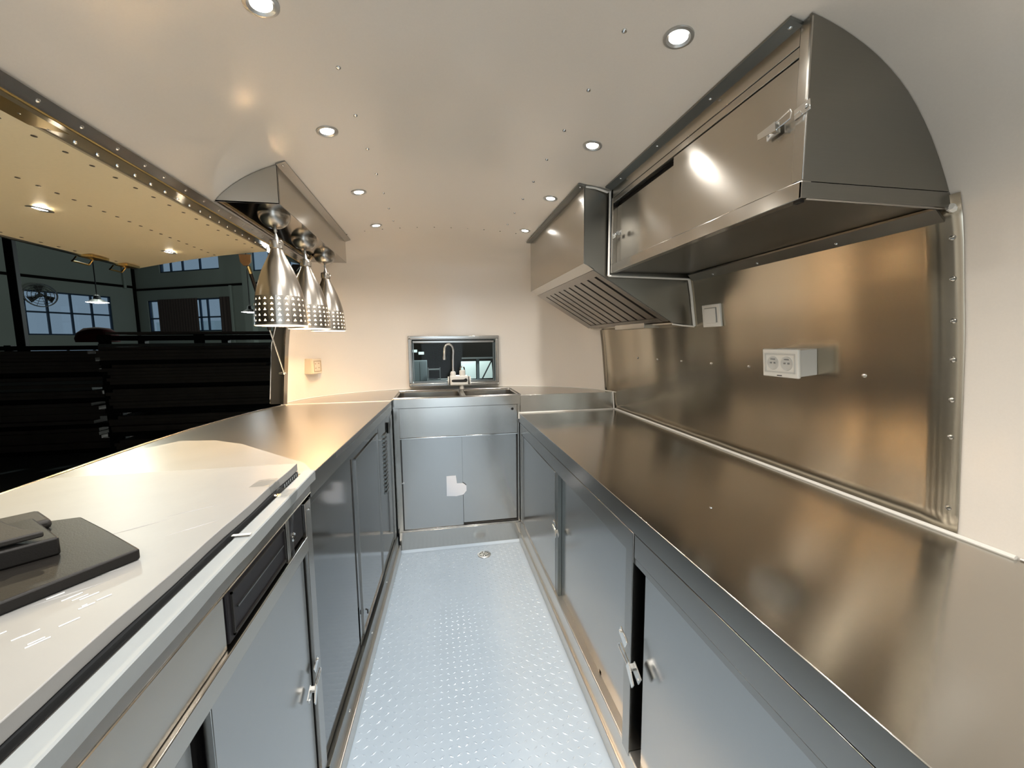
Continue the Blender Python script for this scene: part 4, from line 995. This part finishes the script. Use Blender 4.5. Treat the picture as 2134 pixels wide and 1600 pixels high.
holes2 = [(0.90, 7.0, 2.05, 3.90), (2.1, 6.55, 5.45, 6.35), (8.75, 12.5, 5.2, 6.35)]
hwl = wall_with_holes('wall_workshop_side', HW1, 40, 7.5, holes1, M['hallwall'])
hwb = wall_with_holes('wall_workshop_back', HW2, 16.5, 7.5, holes2, M['hallwall'])
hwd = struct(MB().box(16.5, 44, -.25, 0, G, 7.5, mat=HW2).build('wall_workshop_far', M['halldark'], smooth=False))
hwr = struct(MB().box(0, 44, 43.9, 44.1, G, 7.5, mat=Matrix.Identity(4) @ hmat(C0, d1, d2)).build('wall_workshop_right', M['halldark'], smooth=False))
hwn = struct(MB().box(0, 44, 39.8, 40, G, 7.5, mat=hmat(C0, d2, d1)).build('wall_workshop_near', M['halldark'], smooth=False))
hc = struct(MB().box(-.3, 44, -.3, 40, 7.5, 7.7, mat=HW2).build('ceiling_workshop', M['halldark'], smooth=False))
hf = struct(MB().box(-.3, 44, -.3, 40, G-.2, G, mat=HW2).build('floor_workshop', M['hallfloor'], smooth=False))
wi = 2
def hall_window(mt, h, xs, zs, fw=.07):
    global wi
    w = struct(thing('window_%d' % wi, '', 'window', tuple(mt @ Vector((h[0], -.1, h[2]))))); del w['label']; del w['category']; wi += 1
    x0, x1, z0, z1 = h
    MB().box(x0, x1, -.15, -.05, z1-fw, z1, mat=mt).box(x0, x1, -.15, -.05, z0, z0+fw, mat=mt).box(x0, x0+fw, -.15, -.05, z0, z1, mat=mt).box(x1-fw, x1, -.15, -.05, z0, z1, mat=mt).build('window_frame', M['blueframe'], w)
    for x in xs: MB().box(x-fw*.6, x+fw*.6, -.14, -.06, z0, z1, mat=mt).build('mullion', M['blueframe'], w)
    for z in zs: MB().box(x0, x1, -.14, -.06, z-fw*.6, z+fw*.6, mat=mt).build('transom', M['blueframe'], w)
    xx = [x0]+list(xs)+[x1]; zz = [z0]+list(zs)+[z1]
    for a, b in zip(xx, xx[1:]):
        for c, d in zip(zz, zz[1:]): MB().box(a+.02, b-.02, -.102, -.098, c+.02, d-.02, mat=mt).build('pane', M['pane'], w)
hall_window(HW1, holes1[0], (2.11, 2.97, 3.9), (3.0,))
hall_window(HW1, holes1[1], (2.2, 3.3), ())
hall_window(HW2, holes2[0], (1.75, 4.85, 5.4), (2.85,))
hall_window(HW2, holes2[1], (2.9, 3.8, 5.1), ())
hall_window(HW2, holes2[2], (9.9, 11.2), ())
# snow-pale building front seen through the panes
mb = MB()
nb = thing('neighbour_building', 'pale building seen dimly through the workshop windows', 'building', tuple(HW2 @ Vector((3, -9, G))))
MB().box(-12, 14, -12, -9, G, 3.3, mat=HW2).build('building_body', M['panel'], nb, smooth=False)
# curtains
for a, b, lb in ((1.80, 4.85, 'wide brown curtain covering the middle of the workshop window'), (6.45, 7.25, 'narrow dark curtain at the right side of the workshop window')):
    mb = MB(); nk = int((b-a)*10); pts = []
    for i in range(nk+1):
        x = a+(b-a)*i/nk; pts.append((x, .06+(.05 if i % 2 else 0)))
    vs = [(x, y, z) for z in (1.95, 3.92) for x, y in pts]; n = nk+1
    mb.add(vs, [(i, i+1, n+i+1, n+i) for i in range(nk)], mat=HW2)
    tag(mb.build('window_curtain', M['curtain'], smooth=False), lb, 'curtain', 'curtains on the workshop window')
# wall pipes / beams
pp = thing('wall_beam', 'thin dark pipe running along the workshop walls above the windows', 'pipe', tuple(C0+Vector((0, 0, 4.6))))
MB().box(0, 16, .0, .10, 4.50, 4.60, mat=HW2).box(0, 20, 0, .10, 4.65, 4.78, mat=HW1).build('pipe_run', M['halldark'], pp, smooth=False)
MB().box(0, .12, 0, .12, G, 7.4, mat=HW2).build('corner_pipe', M['halldark'], pp, smooth=False)
MB().box(.5, .62, 0, .16, 4.6, 7.4, mat=HW1).box(7.3, 7.42, 0, .16, G, 4.5, mat=HW2).box(8.4, 8.9, 0, .3, G, 7.4, mat=HW2).build('down_pipe', M['hallwall'], pp, smooth=False)
# wall fan
fc = HW1 @ Vector((4.30, .35, 3.80)); fn_ = Vector((0.75, -0.66, 0)).normalized()
wf = thing('wall_fan', 'round caged industrial fan on the workshop wall beside the windows', 'fan', tuple(fc))
mt = Matrix.Translation(fc) @ face_quat(fn_).to_matrix().to_4x4()
cg = MB()
for r in (.18, .32, .45, .56): cg.tube([(r*math.cos(2*math.pi*k/28), r*math.sin(2*math.pi*k/28), .10) for k in range(29)], .012, 4, mat=mt)
for k in range(12): cg.tube([(0, 0, .12), (.56*math.cos(R(30*k)), .56*math.sin(R(30*k)), .10)], .008, 4, mat=mt)
cg.build('cage', M['grey'], wf)
MB().lathe([(.58, -.08), (.58, .08), (.54, .08), (.54, -.08)], n=32, mat=mt).build('rim', M['grey'], wf)
MB().lathe([(.001, .08), (.09, .06), (.10, -.1), (.001, -.12)], n=16, mat=mt).build('motor', M['rack'], wf)
for k in range(3):
    a = R(120*k+20); MB().add([(.08*math.cos(a), .08*math.sin(a), .02), (.5*math.cos(a-.3), .5*math.sin(a-.3), .05), (.5*math.cos(a+.35), .5*math.sin(a+.35), -.03), (.08*math.cos(a+.8), .08*math.sin(a+.8), -.02)], [(0, 1, 2, 3)], mat=mt).build('blade', M['rack'], wf)
MB().tube([fc, HW1 @ Vector((4.30, 0, 3.8))], .05, 8).build('wall_arm', M['rack'], wf)
# high-bay lamps
def bay(p, label, s=1.0, power=60):
    t = thing('workshop_lamp', label, 'lamp', p, 'hanging lamps of the workshop'); c = Vector(p)
    MB().lathe([(.04*s, .22*s), (.07*s, .20*s), (.09*s, .10*s), (.26*s, .0)], c, 20).build('reflector', M['grey'], t)
    MB().lathe([(.25*s, .004), (.001, -.03*s)], c, 20).build('lens', M['lens'], t)
    MB().tube([c+Vector((0, 0, .2*s)), (c.x, c.y, 7.5)], .012, 6).build('cord', M['rack'], t)
    light('POINT', 'lamp_light', c+Vector((0, 0, -.15)), power, (.85, .95, 1), t, shadow_soft_size=.15)
bay((-8.375, 12.0, 2.38), 'small hanging lamp with wide reflector before the blue-framed windows', .85, 25)
bay((-4.90, 12.0, 2.15), 'bright hanging lamp partly hidden behind the nearest pendant shade', .8, 25)
# dark column
cl_ = thing('steel_column', 'dark vertical steel column at the far left of the workshop', 'column', (-6.5, 7.8, G))
MB().box(-6.56, -6.44, 7.72, 7.80, G, 7.4).box(-6.62, -6.38, 7.66, 7.88, G, G+.03).build('column_body', M['rack'], cl_, .01)
# racks with stock
def rack(name, label, x0, x1, y0, y1, ztop, levels, seed, grp):
    random.seed(seed)
    t = thing(name, label, 'rack', (x0, y0, G), grp)
    for x in (x0, (x0+x1)/2, x1):
        for y in (y0, y1): MB().box(x-.05, x+.05, y-.05, y+.05, G, ztop).build('post', M['rack'], t)
    zs = [G+.05+(ztop-G-.1)*k/(levels-1) for k in range(levels)]
    for z in zs: MB().box(x0-.06, x1+.06, y0-.06, y1+.05, z-.035, z+.035).build('shelf', M['rack'], t)
    for z in zs[:-1]:
        h = (zs[1]-zs[0])
        for k in range(6):
            za = z+.037+k*h*.135; L1 = x0+random.uniform(-.05, .12); L2 = x1+random.uniform(-.35, .05)
            if za+h*.11 > z+h-.05 and random.random() < .5: break
            MB().box(L1, L2, y0-.10+random.uniform(-.04, .04), y0+.5, za, za+h*.125).build('stacked_bar', M['pipe2'] if random.random() < .05 else M['pipe'], t)
        MB().box(x0, x1, y1-.02, y1, z, z+h*.72).build('back_sheet', M['rack'], t)
    return t, zs
rk1, _ = rack('stock_rack', 'black storage rack of stacked bars behind the hatch, right part', -4.85, -2.35, 7.0, 7.8, 1.46, 6, 2, 'black stock racks')
rk2, _ = rack('stock_rack', 'black storage rack of stacked bars behind the hatch, left part', -9.3, -5.15, 7.6, 8.4, 1.32, 5, 5, 'black stock racks')
lt = MB().box(-4.8, -2.3, 6.95, 7.7, 1.465, 1.50).build('top_board', M['pipe'], rk1)
bg = MB().lathe([(.27, 0), (.28, .06), (.25, .15), (.16, .23), (.02, .25)], (-5.6, 7.95, 1.36), 16).build('red_cover', M['red'])
tag(bg, 'dark red cloth bundle on top of the black rack', 'bundle')
# things seen through the end window
cbn = thing('grey_tool_cabinet', 'grey tool cabinet at the left in the end window view', 'cabinet', (-0.65, 17, G))
MB().box(-1.02, -.42, 16.8, 17.3, G+.05, .55).build('cabinet_body', M['greycab'], cbn, .01)
MB().box(-1.0, -.72, 16.78, 16.80, G+.15, .50).build('door', M['greycab'], cbn); MB().box(-.70, -.44, 16.78, 16.80, G+.15, .50).build('door', M['greycab'], cbn)
tr_ = thing('tool_trolley', 'small wheeled trolley seen through the end window', 'trolley', (-.1, 16.5, G))
for z in (.18, -.22): MB().box(-.38, .12, 16.3, 16.7, z, z+.04).build('tray', M['grey'], tr_)
for x in (-.36, .10): MB().tube([(x, 16.3, G), (x, 16.3, .30)], .02, 6).build('leg', M['grey'], tr_)
MB().box(.12, .5, 16.3, 16.8, -.26, -.20).build('low_shelf', M['grey'], tr_)
for k, (a, b) in enumerate(((1.00, 1.63), (1.72, 2.35))):
    pn = MB().box(a, b, 17.2, 17.26, G+.18, .47).build('leaning_board', M['panel'])
    tag(pn, ('left' if k == 0 else 'right')+' pale board of the pair standing in the end window view', 'board', 'pale boards in the end window')
fr_ = thing('a_frame_stand', 'dark triangular stand before the pale boards', 'stand', (2.0, 16.6, G))
MB().tube([(1.72, 16.6, G), (2.25, 16.6, .55)], .03, 6).tube([(2.25, 16.6, .55), (2.35, 16.7, G)], .03, 6).build('legs', M['rack'], fr_)
MB().box(1.0, 2.6, 16.55, 16.65, .60, .66).build('beam', M['grey'], fr_)
MB().box(1.62, 1.72, 16.6, 16.7, G, .62).build('upright', M['greycab'], fr_)
for k, x in enumerate((-1.0, -.7)):
    b_ = MB().box(x-.12, x+.12, 18.6, 18.7, .85-.1*k, .97-.1*k).build('small_pale_panel', M['panel'])  # plain pale box in the board material
    tag(b_, ('left' if k == 0 else 'right')+' small pale sign above the grey tool cabinet', 'sign', 'small pale signs')
